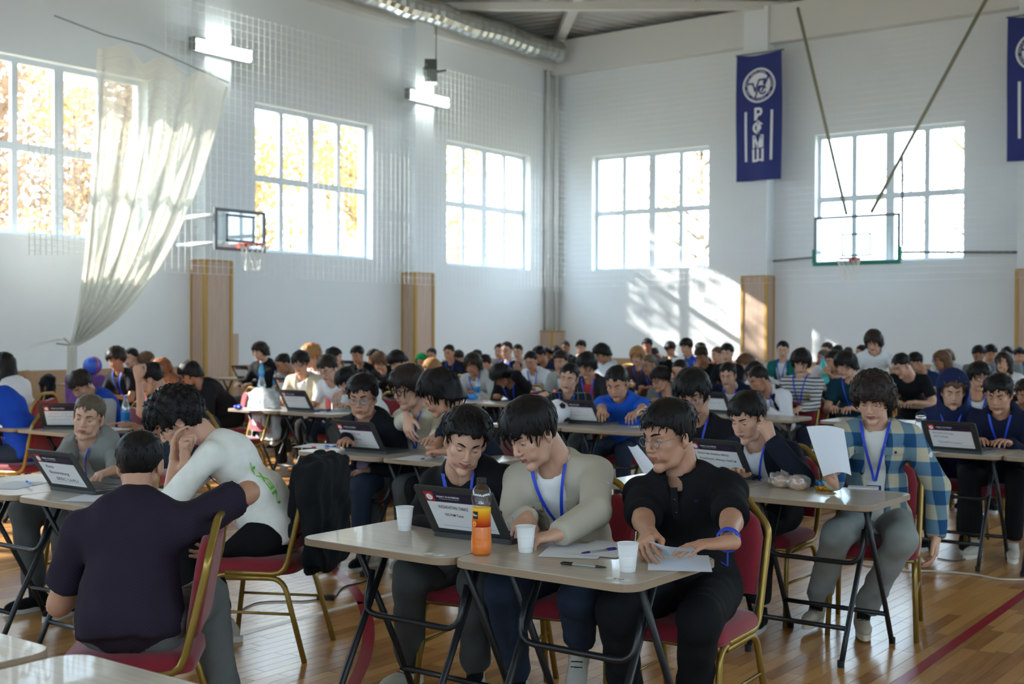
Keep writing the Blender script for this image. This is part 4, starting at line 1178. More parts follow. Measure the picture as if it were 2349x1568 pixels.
LANY = mat('blue_lanyard', rgb(28, 62, 190), .5, var=.05)
GLM = {'dark': mat('dark_spectacle_frame', rgb(26, 26, 30), .3), 'silver': mat('silver_spectacle_frame', rgb(150, 150, 155), .25, .8)}
LENS = clear_mat('spectacle_lens', (.96, .97, 1), .09)
PERSON_N = [0]
DEN = cloth((44, 54, 70)); BLK = cloth((24, 25, 27)); GREYP = cloth((84, 86, 84))

# shoes: local origin under ankle, toe +y
def make_shoe():
    f = Field((-.06, -.11, -.01), (.06, .2, .13), .0085)
    f.add(ell((0, .07, .04), (.042, .115, .035)), .02); f.add(ell((0, -.02, .05), (.036, .06, .05)), .02); f.add(seg((0, -.01, .05), (0, -.015, .11), .038, .036, 1), .015)
    V, Q = f.mesh(); V[:, 2] = np.maximum(V[:, 2], .016); up = geo_mesh('shoe', V, Q)
    out = [(.036 * math.cos(a) * (1 + .15 * math.sin(a)), .045 + .145 * math.sin(a)) for a in np.linspace(0, 2 * PI, 28, endpoint=False)]
    sole = MB().prism(out, 0, .028).mesh('sole')
    mb = MB()
    for i in range(4): mb.tube([(-.022, .03 + .022 * i, .075 - .006 * i), (0, .036 + .022 * i, .083 - .007 * i), (.022, .03 + .022 * i, .075 - .006 * i)], .003, 4)
    return up, sole, mb.mesh('laces')
SHOE = make_shoe()
for _m in SHOE: _m.materials.append(BLK)
def ik(S, W, l1, l2, pole):
    S, W, pole = np.asarray(S, float), np.asarray(W, float), np.asarray(pole, float)
    d = np.linalg.norm(W - S)
    if d > (l1 + l2) * .995: W = S + (W - S) / d * (l1 + l2) * .995; d = (l1 + l2) * .995
    d = max(d, abs(l1 - l2) + .02)
    u = unit(W - S); a = (l1 * l1 - l2 * l2 + d * d) / (2 * d); hh = math.sqrt(max(l1 * l1 - a * a, 0))
    v = pole - u * (pole @ u); v = unit(v) if np.linalg.norm(v) > 1e-4 else np.array([1., 0, 0])
    return S + u * a + v * hh, W
def glasses_parts(kind, near, parent, M4):
    m = GLM[kind]; r = .0013 if near else .0022; mb = MB(); n = 16 if near else 10
    for s in (-1, 1):
        mb.tube([(s * .033 + .023 * math.cos(2 * PI * k / n), .0985 - .006 * abs(math.cos(2 * PI * k / n)) * 0 - .10 * (abs(s * .033 + .023 * math.cos(2 * PI * k / n)) ** 1.6) , -.002 + .018 * math.sin(2 * PI * k / n) ) for k in range(n + 1)], r, 5, caps=False)
        mb.tube([(s * .056, .0975, .004), (s * .074, .06, .006), (s * .080, -.01, .006), (s * .080, -.025, -.01)], r, 5)
    mb.tube([(-.011, .103, .002), (0, .106, .006), (.011, .103, .002)], r, 5)
    g = mb.xf(M4).build('glasses', m, parent, smooth=True)
    for s in (-1, 1):
        P = [(s * .033 + .022 * math.cos(2 * PI * k / n), .097 - .05 * abs(math.cos(2 * PI * k / n) + s * .7) * .1, -.002 + .017 * math.sin(2 * PI * k / n)) for k in range(n)]
        MB().add(P, [tuple(range(n))]).xf(M4).build('lens', LENS, g)
    return g
def to_local(P, root, hd):
    c, s = math.cos(hd), math.sin(hd); d = np.asarray(P, float) - np.array([root[0], root[1], 0]); return np.array([c * d[0] - s * d[1], s * d[0] + c * d[1], d[2]])
def from_local(P, root, hd):
    c, s = math.cos(hd), math.sin(hd); P = np.asarray(P, float); return np.array([c * P[0] + s * P[1] + root[0], -s * P[0] + c * P[1] + root[1], P[2]])

def person(label, px, py, dep, faz=180, lean=None, side=0, twist=0, hyaw=0, hpitch=15, hroll=0, tl=1.0, arms=None, top='tee', c1=(60, 60, 65), c2=(215, 215, 215), kind='plain',
           hair='short', hc='black', hseed=0, glasses=None, lany=True, badge=False, legs=None, pants=None, res=2, skin=0, opn=.6, smile=0, wide=1.0, bulk=1.0, stand=False, group='seated students', shoes=None, cat='person', head_at=None, hooddown=False, sleeve=None, slim_leg=1.0, seatz=.47, hsz=1.0):
    """px,py: where the middle of the head shows; dep: distance. faz: heading (deg, 0=+Y 90=+X).  res: 0 near .. 2 far"""
    PERSON_N[0] += 1; seed = PERSON_N[0]
    hd = R(faz)
    H = np.array(head_at, float) if head_at is not None else atd(px, py, dep)
    hb = [.016, .022, .031][res]; hs = [.0125, .018, .028][res]; hhd = [.0043, .0075, .0130][res]; hhr = [.0064, .0088, .015][res]
    def spine(ln, tl):
        p0 = np.array([0, 0, (seatz + .11) if not stand else .95])
        def dr(a): 
            return unit(np.array([math.sin(R(side)), math.sin(R(a)) * math.cos(R(side)), math.cos(R(a)) * math.cos(R(side))]))
        w = p0 + dr(ln * .5) * .17 * tl; c = w + dr(ln * .95) * .19 * tl; nk = c + dr(ln * 1.25) * .135 * tl
        dn = unit(dr(ln * .75) + np.array([0, .12, 0])); nt_ = nk + dn * .065
        Rh = rotm('Z', -hyaw) @ rotm('X', -hpitch) @ rotm('Y', hroll)
        ho = nt_ + Rh @ np.array([0, .03, .105]) * hsz
        return p0, w, c, nk, nt_, ho, Rh, dr(ln * .95), dr(ln * 1.25)
    if lean is None:
        best = None
        for ln in np.arange(-4, 62, 1.0):
            e = abs(spine(ln, 1.0)[5][2] - H[2]) + .0004 * abs(ln - 12)
            if best is None or e < best[0]: best = (e, ln)
        lean = best[1]
        if best[0] > .03: tl = np.clip(1 + (H[2] - spine(lean, 1.0)[5][2]) / .48, .88, 1.14)
    else:
        for _ in range(4): tl = float(np.clip(tl + (H[2] - spine(lean, tl)[5][2]) / .47, .72, 1.2))
    p0, wst, chs_, nk, nt_, ho, Rh, uc, un = spine(lean, tl)
    root = np.array([H[0], H[1]]) - (from_local(ho, (0, 0), hd))[:2]
    W2L = lambda P: to_local(P, root, hd)
    ax = rotm('Z', -twist) @ np.array([math.cos(R(side)), 0, -math.sin(R(side))]); ax = unit(ax - un * (ax @ un)); fw = unit(np.cross(uc, ax)); 
    b = bulk
    shr, shl = nk - un * .055 + ax * .165 * b, nk - un * .055 - ax * .165 * b
    # ---- arms
    J = {}
    arms = arms or {}
    for sd, S, s in (('R', shr, 1), ('L', shl, -1)):
        a = arms.get(sd) or {}
        w = a.get('w', (s * .10, .44, TH + .035)); pole = a.get('pole', (s * .5, -.3, -.9))
        if pole[0] == 'W': pole = to_local(np.array([*root, 0]) + np.array(pole[1], float), root, hd)
        w = W2L(w[1]) if (isinstance(w, tuple) and w[0] == 'W') else np.array(w, float)
        E_, Wr = ik(S, w, .285, .25, pole)
        fd = a.get('f'); fd = unit(Wr - E_) * .5 + np.array([0, .3, 0]) if fd is None else (W2L(np.array(root.tolist() + [0]) + np.array(fd[1])) if isinstance(fd, tuple) and fd[0] == 'W' else np.array(fd, float))
        pn = np.array(a.get('n', (0, 0, -1)), float)
        J[sd] = (S, E_, Wr, unit(fd), pn, a.get('hand', 'relax'))
    # ---- legs
    K = {}
    for sd, s in (('R', 1), ('L', -1)):
        hip = p0 + np.array([s * .092, .03, -.035])
        an = (legs or {}).get(sd, (s * .12, .40, .09) if not stand else (s * .11, 0, .09))
        an = W2L(an[1]) if an[0] == 'W' else np.array(an, float)
        if stand:
            kn, an = ik(hip, an, .43, .42, (s * .1, .7, .7))
        else:   # thigh lies along the seat, shin drops from the knee toward the foot
            kd = (legs or {}).get('knee' + sd, (s * .14, 1, -.01)); kn = hip + unit(kd) * .43
            dxy = an[:2] - kn[:2]; L = np.linalg.norm(dxy)
            if L > .32: dxy = dxy / L * .32
            an = np.array([kn[0] + dxy[0], kn[1] + dxy[1], min(max(an[2], .09), .3)])
        K[sd] = (hip, kn, an)
    TR = np.stack([ax, fw, uc], 1)
    torso = [ell(p0 + np.array([0, .0, .0]), (.158 * b, .122 * b, .115)), ell(wst, (.138 * b, .098 * b, .13), TR), ell(chs_ + uc * .02, (.152 * b, .108 * b, .155), TR),
             seg(nk - un * .045 + ax * .03, shr, .053 * b, .050 * b), seg(nk - un * .045 - ax * .03, shl, .053 * b, .050 * b), seg(chs_ + ax * .06 * b, shr - un * .03, .080, .046), seg(chs_ - ax * .06 * b, shl - un * .03, .080, .046)]
    neck = [seg(nk - un * .03, nt_ + Rh @ np.array([0, .0, .03]), .055, .050)]
    arm_b = []; slv = top in ('long', 'jacket', 'hoodie', 'hoodup', 'shirt', 'vest') and (sleeve is None or sleeve >= 1)
    for sd in 'RL':
        S, E_, Wr, fd, pn, hp = J[sd]; arm_b += [seg(S, E_, .047 * b, .039 * b), seg(E_, Wr, .040, .027)] if not slv else [seg(S, E_, .034 * b, .026 * b), seg(E_, Wr, .026, .025)]
    # ---- body (one mesh): torso+arms+neck, head, hands
    g = Geo()
    f = union_field([ell(chs_, (.11, .07, .17), TR), ell(p0, (.12, .09, .09)), ell(wst, (.1, .07, .12), TR)] + [seg(nk - un * .05, S_, .04, .042) for S_ in (shr, shl)] + neck + arm_b, hb, .02)
    V, Q = f.mesh(); g.add(relax(V, Q, 1), Q, 0)
    hV, hQ, hM = head_geo(hhd, opn, smile, wide); g.add(hV * hsz @ Rh.T + ho, hQ, hM)
    hhand = [.0052, .0085, .0125][res]
    for sd, s in (('R', 1), ('L', -1)):
        S, E_, Wr, fd, pn, hp = J[sd]
        zb_ = -unit(pn - fd * (pn @ fd)); yb = unit(np.cross(zb_, fd)); Rm = np.stack([fd, yb, zb_], 1)
        V, Q = hand_geo(hp, hhand); V = V.copy()
        if s < 0: V[:, 1] *= -1; Q = Q[:, ::-1]
        # thumb of a right hand, palm down, fingers forward, points to the body's left (+y local -> left)
        g.add(V @ Rm.T + Wr, Q, 0)
    V, Q, M = g.cat()
    me = geo_mesh('person', V, Q, M); root_o = bpy.data.objects.new('person', me); COL.objects.link(root_o)
    sk = SKIN[skin]; hm = HC[hc]
    for q in (sk, LIP, EYEW, hm): me.materials.append(q)
    root_o.location = (root[0], root[1], 0); root_o.rotation_euler[2] = -hd
    tag(root_o, label, cat, group)
    def child(name, V, Q, m, parent=None):
        me = geo_mesh(name, V, Q); o = bpy.data.objects.new(name, me); COL.objects.link(o); me.materials.append(m); o.parent = parent or root_o; return o
    # ---- hair
    if hair:
        V, Q, M = hair_geo(hair, hhr, hseed); child('hair', V * hsz @ Rh.T + ho, Q, hm)
    # ---- tops
    def garment(prims, off, name, m, cuts=(), wav=.0022, k=.025, adds=(), late=()):
        lo = np.min([pr_box(p)[0] for p in list(prims) + list(late) + [a[0] for a in adds]], 0) - off - .03; hi = np.max([pr_box(p)[1] for p in list(prims) + list(late) + [a[0] for a in adds]], 0) + off + .03
        f = Field(lo, hi, hs)
        for p in prims: f.add(p, k, 1, off)
        for a in adds: f.add(a[0], a[1])
        if wav: f.waves(wav * (1.8 if res == 0 else 1), .10, seed, 6)
        for c in cuts: f.add(c[0], c[1], -1)
        for p in late: f.add(p, .02, 1, off + .002)
        V, Q = f.mesh(); return child(name, relax(V, Q), Q, m)
    hem = seg(p0 + uc * .08, p0 - np.array([0, .0, .06]), .135 * b, .150 * b, 1)
    long_ = top in ('long', 'jacket', 'hoodie', 'hoodup', 'shirt', 'vest')
    if sleeve is None: sleeve = 1.0 if long_ else .62
    base_off = {'tee': .012, 'polo': .014, 'long': .013, 'shirt': .015, 'jacket': .018, 'hoodie': .02, 'hoodup': .022, 'vest': .012}[top]
    sl_p = []
    for sd in 'RL':
        S, E_, Wr, fd, pn, hp = J[sd]
        if sleeve <= 1.0 and not long_:
            e = S + (E_ - S) * sleeve; sl_p += [seg(S, e, .048 * b, .054 * b, 1)]
        else:
            e = E_ + (Wr - E_) * (.97 if sleeve >= 1 else sleeve); sl_p += [seg(S, E_, .046 * b, .041 * b), seg(E_, e, .041, .031, 1)]
    nkcut = (seg(nk - un * .005 + fw * .012, nt_ + un * .12 + fw * .04, .062, .08), .008)
    m1 = cloth(c1, kind)
    if top in ('tee', 'polo', 'long', 'shirt', 'hoodie', 'hoodup'):
        adds = []; cuts = [nkcut]
        if top == 'hoodie' or hooddown:
            adds = [(ell(nk - fw * .085 + un * .0, (.115, .055, .07), TR), .03), (seg(nk + ax * .085 + un * .02 - fw * .03, nk + fw * .07 - un * .03, .030, .024), .02), (seg(nk - ax * .085 + un * .02 - fw * .03, nk + fw * .07 - un * .03, .030, .024), .02)]
        if top in ('polo', 'shirt'):
            cuts.append((seg(nk + fw * .05 + un * .02, nk + fw * .155 - un * .085, .042, .006), .006))
        garment(torso + [hem] + sl_p, base_off, 'shirt' if top not in ('hoodie', 'hoodup') else 'hoodie', m1, cuts, adds=adds, wav=.0022 if top != 'hoodie' else .003)
        if top == 'hoodup':
            f = Field(ho - .24, ho + .22, hs * .8)
            f.add(ell(ho + Rh @ np.array([0, -.02, .03]), (.118, .13, .135), Rh), .02); f.add(seg(ho + Rh @ np.array([0, -.03, -.08]), nk - fw * .01, .105, .125), .04)
            f.add(seg(ho + Rh @ np.array([0, .07, .0]), ho + Rh @ np.array([0, .25, -.04]), .085, .11), .02, -1); f.add(ell(ho + Rh @ np.array([0, .02, -.01]), (.088, .10, .115), Rh), .01, -1)
            f.waves(.002, .09, seed); V, Q = f.mesh(); child('hood', relax(V, Q), Q, m1)
    if top in ('jacket', 'vest'):
        isl = [seg(S_, S_ + (E_2 - S_) * .5, .05, .052, 1) for S_, E_2 in ((shr, J['R'][1]), (shl, J['L'][1]))]
        if top == 'vest':
            isl = []
            for sd in 'RL': S, E_, Wr = J[sd][:3]; isl += [seg(S, E_, .056, .05), seg(E_, E_ + (Wr - E_) * .95, .05, .034, 1)]
        garment(torso + [hem] + isl, .008 if top == 'jacket' else .011, 'shirt', cloth(c2), [nkcut])
        cuts = [(seg(nk + un * .0 - fw * .01, nt_ + un * .12 + fw * .04, .070, .085), .01)]
        for t in np.linspace(0, 1, 5):
            c = nk * (1 - t) + (p0 + np.array([0, 0, -.12])) * t; cuts.append((bxp(c + fw * .16, (.050 - .012 * t if top == 'jacket' else .045 * (1 - t) + .004, .13, .12), TR, .01), .012))
        jp = torso + [hem]
        ad = []
        if hooddown: ad = [(ell(nk - fw * .085, (.115, .055, .07), TR), .03)]
        elif top == 'jacket': ad = [(seg(nk + ax * .075 - fw * .045 + un * .025, nk + ax * .075 + fw * .085 - un * .055, .016, .014), .012), (seg(nk - ax * .075 - fw * .045 + un * .025, nk - ax * .075 + fw * .085 - un * .055, .016, .014), .012), (seg(nk + ax * .07 - fw * .05 + un * .03, nk - ax * .07 - fw * .05 + un * .03, .018), .015)]
        garment(jp, base_off, 'jacket' if top == 'jacket' else 'vest', m1, cuts, wav=.0028, adds=ad, late=sl_p if top == 'jacket' else ())
    if top in ('polo', 'shirt'):
        cm = MB()
        for s in (-1, 1):
            cm.tube([nk - fw * .060 + un * .045, nk + s * ax * .055 - fw * .03 + un * .04, nk + s * ax * .066 + fw * .03 + un * .012, nk + s * ax * .035 + fw * .092 - un * .035], [.015, .017, .018, .010], 6, flat=.5)
        cm.build('collar', m1, root_o, smooth=True)
    # ---- trousers, shoes
    pm_ = pants or (BLK, DEN, GREYP)[seed % 3]
    tp = [ell(p0 + np.array([0, .01, -.01]), (.165 * b, .13 * b, .115))]
    for sd in 'RL':
        hip, kn, an = K[sd]; e = an + (kn - an) * .10
        tp += [seg(hip, kn, .092 * slim_leg, .070 * slim_leg), seg(kn, e, .068 * slim_leg, .058 * slim_leg, 1)]
    hs0 = hs; hs = max(hs, [.018, .027, .037][res])
    garment(tp, .006, 'trousers', pm_, [(bxp(p0 + uc * .24, (.3, .3, .12), TR, .01), .01)], wav=.003 if res == 0 else .0018, k=.03)
    if True:
        sm, so = shoes or ((BLK, cloth((200, 200, 196))) if seed % 2 else (cloth((190, 184, 172)), cloth((214, 210, 200))))
        for sd, s in (('R', 1), ('L', -1)):
            hip, kn, an = K[sd]
            def inst(nm, me, m, par):
                o = bpy.data.objects.new(nm, me); COL.objects.link(o); o.parent = par
                o.material_slots[0].link = 'OBJECT'; o.material_slots[0].material = m; return o
            o = inst('shoe', SHOE[0], sm, root_o)
            o.location = (an[0], an[1], max(an[2] - .09, 0)); o.rotation_euler[2] = R(-10 * s)
            if an[2] > .14: o.rotation_euler[0] = R(-35); o.location.z = an[2] - .09
            inst('sole', SHOE[1], so, o)
            if res == 0: inst('laces', SHOE[2], BLK, o)
            cf = an + (kn - an) * .12
            if res == 0: MB().tube([an - np.array([0, 0, .03]), cf], .036, 8).build('sock', BLK, root_o, smooth=True)
    hs = hs0
    M4 = Matrix(np.vstack([np.c_[Rh * hsz, ho], [0, 0, 0, 1]]).tolist())
    if glasses: glasses_parts(glasses, res == 0, root_o, M4)
    # ---- lanyard over the clothes
    if lany and top != 'none':
        prims = torso + [hem]; offL = base_off + .006
        cm = MB()
        for s in (-1, 1):
            rows = []
            for t in np.linspace(0, 1, 9):
                c = nk * (1 - t) + (wst + uc * .05) * t + un * .035 * (1 - t) ** 2; x = s * (.068 * (1 - t) ** 1.1 + .004)
                lo_, hi_ = 0.0, .32; base = c + ax * x
                if t < .08: base = base - fw * .01
                for _ in range(14):
                    md = (lo_ + hi_) / 2
                    if eval_union(prims + neck, base + fw * md, .025, offL)[0] < 0: lo_ = md
                    else: hi_ = md
                pnt = base + fw * (hi_ + .002)
                w_ = .009; dirx = ax * .85 + un * .3 * s
                rows.append([pnt - dirx * w_, pnt + fw * .0015, pnt + dirx * w_])
            cm.grid(rows)
        ln = cm.build('lanyard', LANY, root_o, smooth=True)
        if badge:
            tip = rows[-1][1]; bc = tip - uc * .075 + fw * .006
            bm = MB(); hx, hz = .036, .055
            bm.add([bc + ax * sx * hx + uc * sz * hz + fw * sy * .0015 for sy in (-1, 1) for sz in (-1, 1) for sx in (-1, 1)], [(0, 2, 3, 1), (4, 5, 7, 6), (0, 1, 5, 4), (2, 6, 7, 3), (0, 4, 6, 2), (1, 3, 7, 5)])
            bd = bm.build('badge', mat('blue_badge_card', rgb(36, 44, 120), .4), root_o)
    info = dict(obj=root_o, root=root, hd=hd, J=J, nk=nk, ax=ax, fw=fw, un=un, uc=uc, ho=ho, Rh=Rh, p0=p0, chs=chs_, wst=wst, torso=torso + [hem] + sl_p, off=base_off, lean=lean, tl=tl, K=K)
    return info
# ------------------------------------------------------------------ tables
def team(xl, yf, lab, n=2, dz=0.0):
    out = []
    for i in range(n):
        out.append(place_table(xl + TW / 2 + i * (TW + .004), yf + TD / 2 + (.012 if i % 2 else 0), lab[i]))
    return out
team(-3.452, 3.262, ['left half of the front desk pair, holding the smiling student\'s cup', 'right half of the front desk pair, holding orange juice and papers'])
team(-6.09, 3.235, ['desk at the left picture edge under the grey hoodie student\'s hand', 'desk beside the purple-shirted person with a laptop at its edge'])
team(-5.935, 5.58, ['desk with red and blue markers left of the red-lettered laptop', 'desk under the navy sweater student\'s folded arms'])
team(-3.50, 5.40, ['desk hidden behind the black polo student\'s chair', 'desk with bread bags, golden wrapper and folded napkin'])
team(-2.93, 8.12, ['desk with steel thermos beside hooded student', 'desk at the right picture edge under navy hoodie student'])
team(-6.40, 8.2, ['desk in front of dark checked shirt student', 'desk in front of blue tee student'])
team(-9.62, 8.12, ['desk with the big half-blue water bottle', 'desk in front of white tee student with glasses'])
team(-9.65, 5.40, ['far left desk cut by the picture edge', 'desk in front of varsity jacket student'])
team(-9.05, 10.42, ['desk with clear bottle before grey sweatshirt student', 'desk under the student with head on hand'])
team(-6.05, 10.2, ['desk with a pale-lettered laptop before the navy blazer student', 'desk under the waistcoat student\'s white sleeve'])
team(-4.35, 10.35, ['desk strewn with white sheets before striped top student', 'desk with white sheets before the dark teal shirt student'])
PL = {}
FRONT_TXT = [('KAZAKHSTAN, TARAZ', -.095, .135, .135, .022), ('NIS PhM Taraz', -.08, .098, .085, .019)]
def lap_at(L, px, py, rz, lab):
    p = atz(px, py, TH); return put_laptop(L, p[0], p[1], rz, lab)
lap_at(make_laptop(FRONT_TXT, 'black'), 1083, 1238, 3, 'dark laptop on the front desk signed KAZAKHSTAN, TARAZ')
lap_at(make_laptop([('Russia', -.095, .135, .06, .024), ('Ekaterinburg', -.095, .10, .15, .024), ('SESC UrFU', -.07, .06, .17, .026)], 'black'), 168, 1129, 1, 'dark laptop on the left desk signed Russia, Ekaterinburg')
lap_at(make_laptop([('KAZAKHSTAN', -.11, .135, .14, .022), ('NIS Aktau', -.085, .092, .11, .021)], 'red'), 838, 1038, 1, 'dark laptop with red handwriting before the lilac tee student')
lap_at(make_laptop([('Казахстан, Алматы, РФМШ', -.12, .138, .2, .018), ('Kazakhstan, Almaty, NSPLM', -.12, .102, .235, .018)], 'black'), 1663, 1093, -8, 'dark laptop signed Almaty partly hidden by black polo shoulder')
lap_at(make_laptop([('KAZAKHSTAN', -.12, .138, .14, .022), ('ASTANA', -.12, .108, .10, .024), ('"QsetFormers"', -.10, .066, .17, .022)], 'grey'), 2192, 1038, -6, 'dark laptop signed ASTANA before the hooded student')
lap_at(make_laptop([], 'red', scrib=3), 1342, 973, -3, 'dark laptop with red scribbles before the blue tee student')
lap_at(make_laptop([], 'grey', scrib=6), 690, 943, 3, 'dark laptop with pale scribbles beside the big water bottle')
lap_at(make_laptop([], 'grey', scrib=8, detail=False), 1645, 948, -8, 'laptop with pale scribbles before the navy blazer student')
SMALL = make_laptop([], 'grey', scrib=5, detail=True)
def small(px, py, rz, lab, tab=True, first=[True]):
    L = SMALL if first[0] else copy_tree(SMALL); first[0] = False
    q = lap_at(L, px, py, rz, lab)
    if tab:
        for i in (0, 1): place_table(q.location.x - .36 + i * (TW + .004), q.location.y + .17, ('left' if i == 0 else 'right') + ' desk under the ' + lab)
    return q
small(152, 984, 40, 'laptop turned sideways before the varsity jacket student', tab=False)
small(212, 882, 8, 'small distant laptop below the tied net')
small(562, 868, 2, 'small distant laptop before the black hoodie student')
small(668, 905, 2, 'laptop behind, before the beige jacket student')
small(2250, 935, -10, 'laptop before the olive jacket student')
small(1290, 880, -3, 'small laptop before the grey jacket student')
small(1455, 878, -3, 'small laptop before the fair-haired brown sweater student')
small(1648, 883, -6, 'small laptop left of navy blazer student\'s bottle')
small(1822, 852, -6, 'small distant laptop below the teal jacket student')
small(808, 852, 4, 'small distant laptop of the black jacket student near second pillar')
small(870, 858, 4, 'small distant laptop before the brown fringe student')

# ------------------------------------------------------------------ people: near
CHN = []
def chair_for(I, lab, dfaz=0, fwd=.06, side=0.0, faz=None):
    fz = math.degrees(I['hd']) + dfaz if faz is None else faz
    c = from_local((side, fwd, 0), I['root'], I['hd'])
    return place_chair(c[0], c[1], fz, lab)
def P(label, px, yt, yc, Y, heading=None, faz=180, **kw):
    py = (yt + yc) / 2; p = aty(px, py, Y); dep = proj(p)[2]
    if heading is not None: kw['hyaw'] = heading - faz
    kw.setdefault('hsz', float(np.clip((yc - yt) * dep / FPX / .262, .96, 1.12)))
    return person(label, px, py, dep, faz=faz, **kw)
W = lambda px, py, z: ('W', atz(px, py, z))
WD = lambda px, py, d: ('W', atd(px, py, d))
A = P('person in black sweater smiling down at the front laptop', 1068, 938, 1085, 3.95, heading=135, faz=168, lean=34, hpitch=24, hroll=-8, side=4, top='long', c1=(24, 24, 26), hair='quiff', smile=1, opn=.25, res=0, skin=1, pants=cloth((72, 74, 72)), shoes=(cloth((190, 184, 168)), cloth((206, 200, 186))),
      arms={'R': dict(w=W(1030, 1192, .79), pole=(1, -.3, -.5), hand='rest', f=(-.7, .6, -.1)), 'L': dict(w=W(1130, 1188, .79), hand='rest', f=(.6, .6, 0))}, legs={'R': W(935, 1500, .09), 'L': W(1085, 1490, .09)})
B = P('person in cream corduroy jacket typing on the front laptop', 1222, 912, 1072, 3.98, heading=196, faz=165, lean=26, side=6, hpitch=30, hroll=4, top='jacket', kind='cord', c1=(186, 178, 160), c2=(222, 222, 220), hair='fringe', hseed=2, res=0, skin=1, badge=False, pants=DEN, opn=.35,
      arms={'R': dict(w=W(1208, 1186, .83), hand='type', f=(-.1, .9, -.3)), 'L': dict(w=W(1284, 1224, .80), hand='type', f=(.85, .5, -.15), pole=(-1, -.25, -.35))}, legs={'R': W(1230, 1500, .09), 'L': W(1330, 1480, .3)})
C = P('person in black polo and glasses turning sheets on the front desk', 1535, 918, 1080, 4.12, heading=200, faz=168, lean=6, side=6, hpitch=12, top='polo', c1=(22, 22, 24), hair='short', hseed=4, res=0, glasses='silver', lany=False, skin=0, opn=.5, bulk=1.06, sleeve=.82, pants=BLK, shoes=(cloth((196, 190, 176)), cloth((214, 208, 196))),
      arms={'R': dict(w=W(1492, 1240, .82), hand='hold', f=(-.1, .9, -.1), n=(-.5, 0, -.8), pole=(.35, -.3, -1)), 'L': dict(w=W(1668, 1264, .81), hand='flat', f=(.75, .55, -.02), pole=(-.45, -.35, -1))}, legs={'R': W(1480, 1520, .09), 'L': W(1570, 1560, .12)})
chair_for(A, 'red chair of the smiling student at the front desk'); chair_for(B, 'red chair of the corduroy jacket student'); chair_for(C, 'red gold-framed chair behind the black polo student', faz=176)
# wrist ribbon of the polo student
S_, E2, Wr, fd, pn, hp = C['J']['L']; u = unit(Wr - E2)
mb = MB(); a_ = unit(np.cross(u, (0, 0, 1))); b_ = np.cross(u, a_)
for t, tl_ in ((.80, .3), (.86, -.2), (.90, .15)):
    c = E2 + (Wr - E2) * t; mb.tube([c + .038 * (math.cos(q) * a_ + math.sin(q) * b_) + u * tl_ * .03 * math.cos(q) for q in np.linspace(0, 2 * PI, 17)], .008, 5, caps=False, flat=.4)
c = E2 + (Wr - E2) * .86; mb.tube([c - b_ * .03, c + np.array([0, .0, -.09]), c + np.array([.02, .01, -.075])], .008, 5, flat=.3)
mb.build('wrist_ribbon', LANY, C['obj'], smooth=True)

def surf(I, x, u, extra=.003):
    base = I['chs'] + I['ax'] * x + I['uc'] * u; lo_, hi_ = 0.0, .3
    for _ in range(14):
        md = (lo_ + hi_) / 2
        if eval_union(I['torso'], base + I['fw'] * md, .025, I['off'])[0] < 0: lo_ = md
        else: hi_ = md
    return base + I['fw'] * (hi_ + extra)
def trims(I, items, m, garment='jacket'):
    """pocket flaps, plackets, buttons: small raised pieces on the front of a garment"""
    par = [c for c in chs(I['obj']) if c.name.startswith(garment)][0]
    for nm, x, u, w, h, mm in items:
        P_ = [[surf(I, x + w * (i / 4 - .5), u + h * (j / 3 - .5), .004) for j in range(4)] for i in range(5)]
        if nm == 'button':
            c = surf(I, x, u, .007); a, b = I['ax'] * w, I['uc'] * w
            MB().add([c + a * math.cos(t) + b * math.sin(t) for t in np.linspace(0, 2 * PI, 12, endpoint=False)] + [c + I['fw'] * .003], [(k, (k + 1) % 12, 12) for k in range(12)]).build(nm, mm, par)
        else:
            mb = MB().grid(P_); mb.grid([[p + I['fw'] * .003 for p in r] for r in P_]); mb.build(nm, mm, par, smooth=True)
BTN = mat('horn_button', rgb(120, 104, 84), .3); DBTN = mat('dark_button', rgb(18, 18, 20), .3)
mB = cloth((186, 178, 160), 'cord')
trims(B, [('pocket_flap', -.095, .0, .085, .04, mB), ('pocket', -.095, -.06, .08, .08, mB), ('pocket_flap', .095, .0, .085, .04, mB), ('button', -.095, -.005, .009, 0, BTN), ('button', .095, -.005, .009, 0, BTN), ('button', .06, -.02, .009, 0, BTN), ('button', .06, -.12, .009, 0, BTN)], mB)
trims(C, [('placket', .0, .035, .028, .12, cloth((26, 26, 28))), ('button', 0, .05, .006, 0, DBTN), ('button', 0, .0, .006, 0, DBTN), ('chest_mark', -.08, .04, .014, .010, cloth((30, 34, 64)))], None, 'shirt')

# person from behind on a sideways chair
D = P('person in dark purple tee seen from behind, elbow over chair back', 322, 982, 1150, 2.68, heading=322, faz=322, lean=24, side=-3, hpitch=8, hsz=.93, top='tee', kind='rib', c1=(40, 34, 46), hair='crop', hseed=7, res=0, lany=False, bulk=1.08, skin=0, pants=cloth((104, 108, 106)), sleeve=.75,
      arms={'R': dict(w=WD(512, 1195, 4.62), pole=(.4, .9, .1), hand='relax', f=(-.3, -.3, -.8), n=(-1, 0, 0)), 'L': dict(w=(-.16, .34, .66), hand='relax')}, legs={'R': (.26, .34, .09), 'L': (-.20, .42, .09), 'poleR': (.5, .6, .6)})
pc = atz(505, 1172, .91)
place_chair(pc[0] - .20, pc[1] - .19, 226, 'red chair turned sideways under the purple-shirted person')

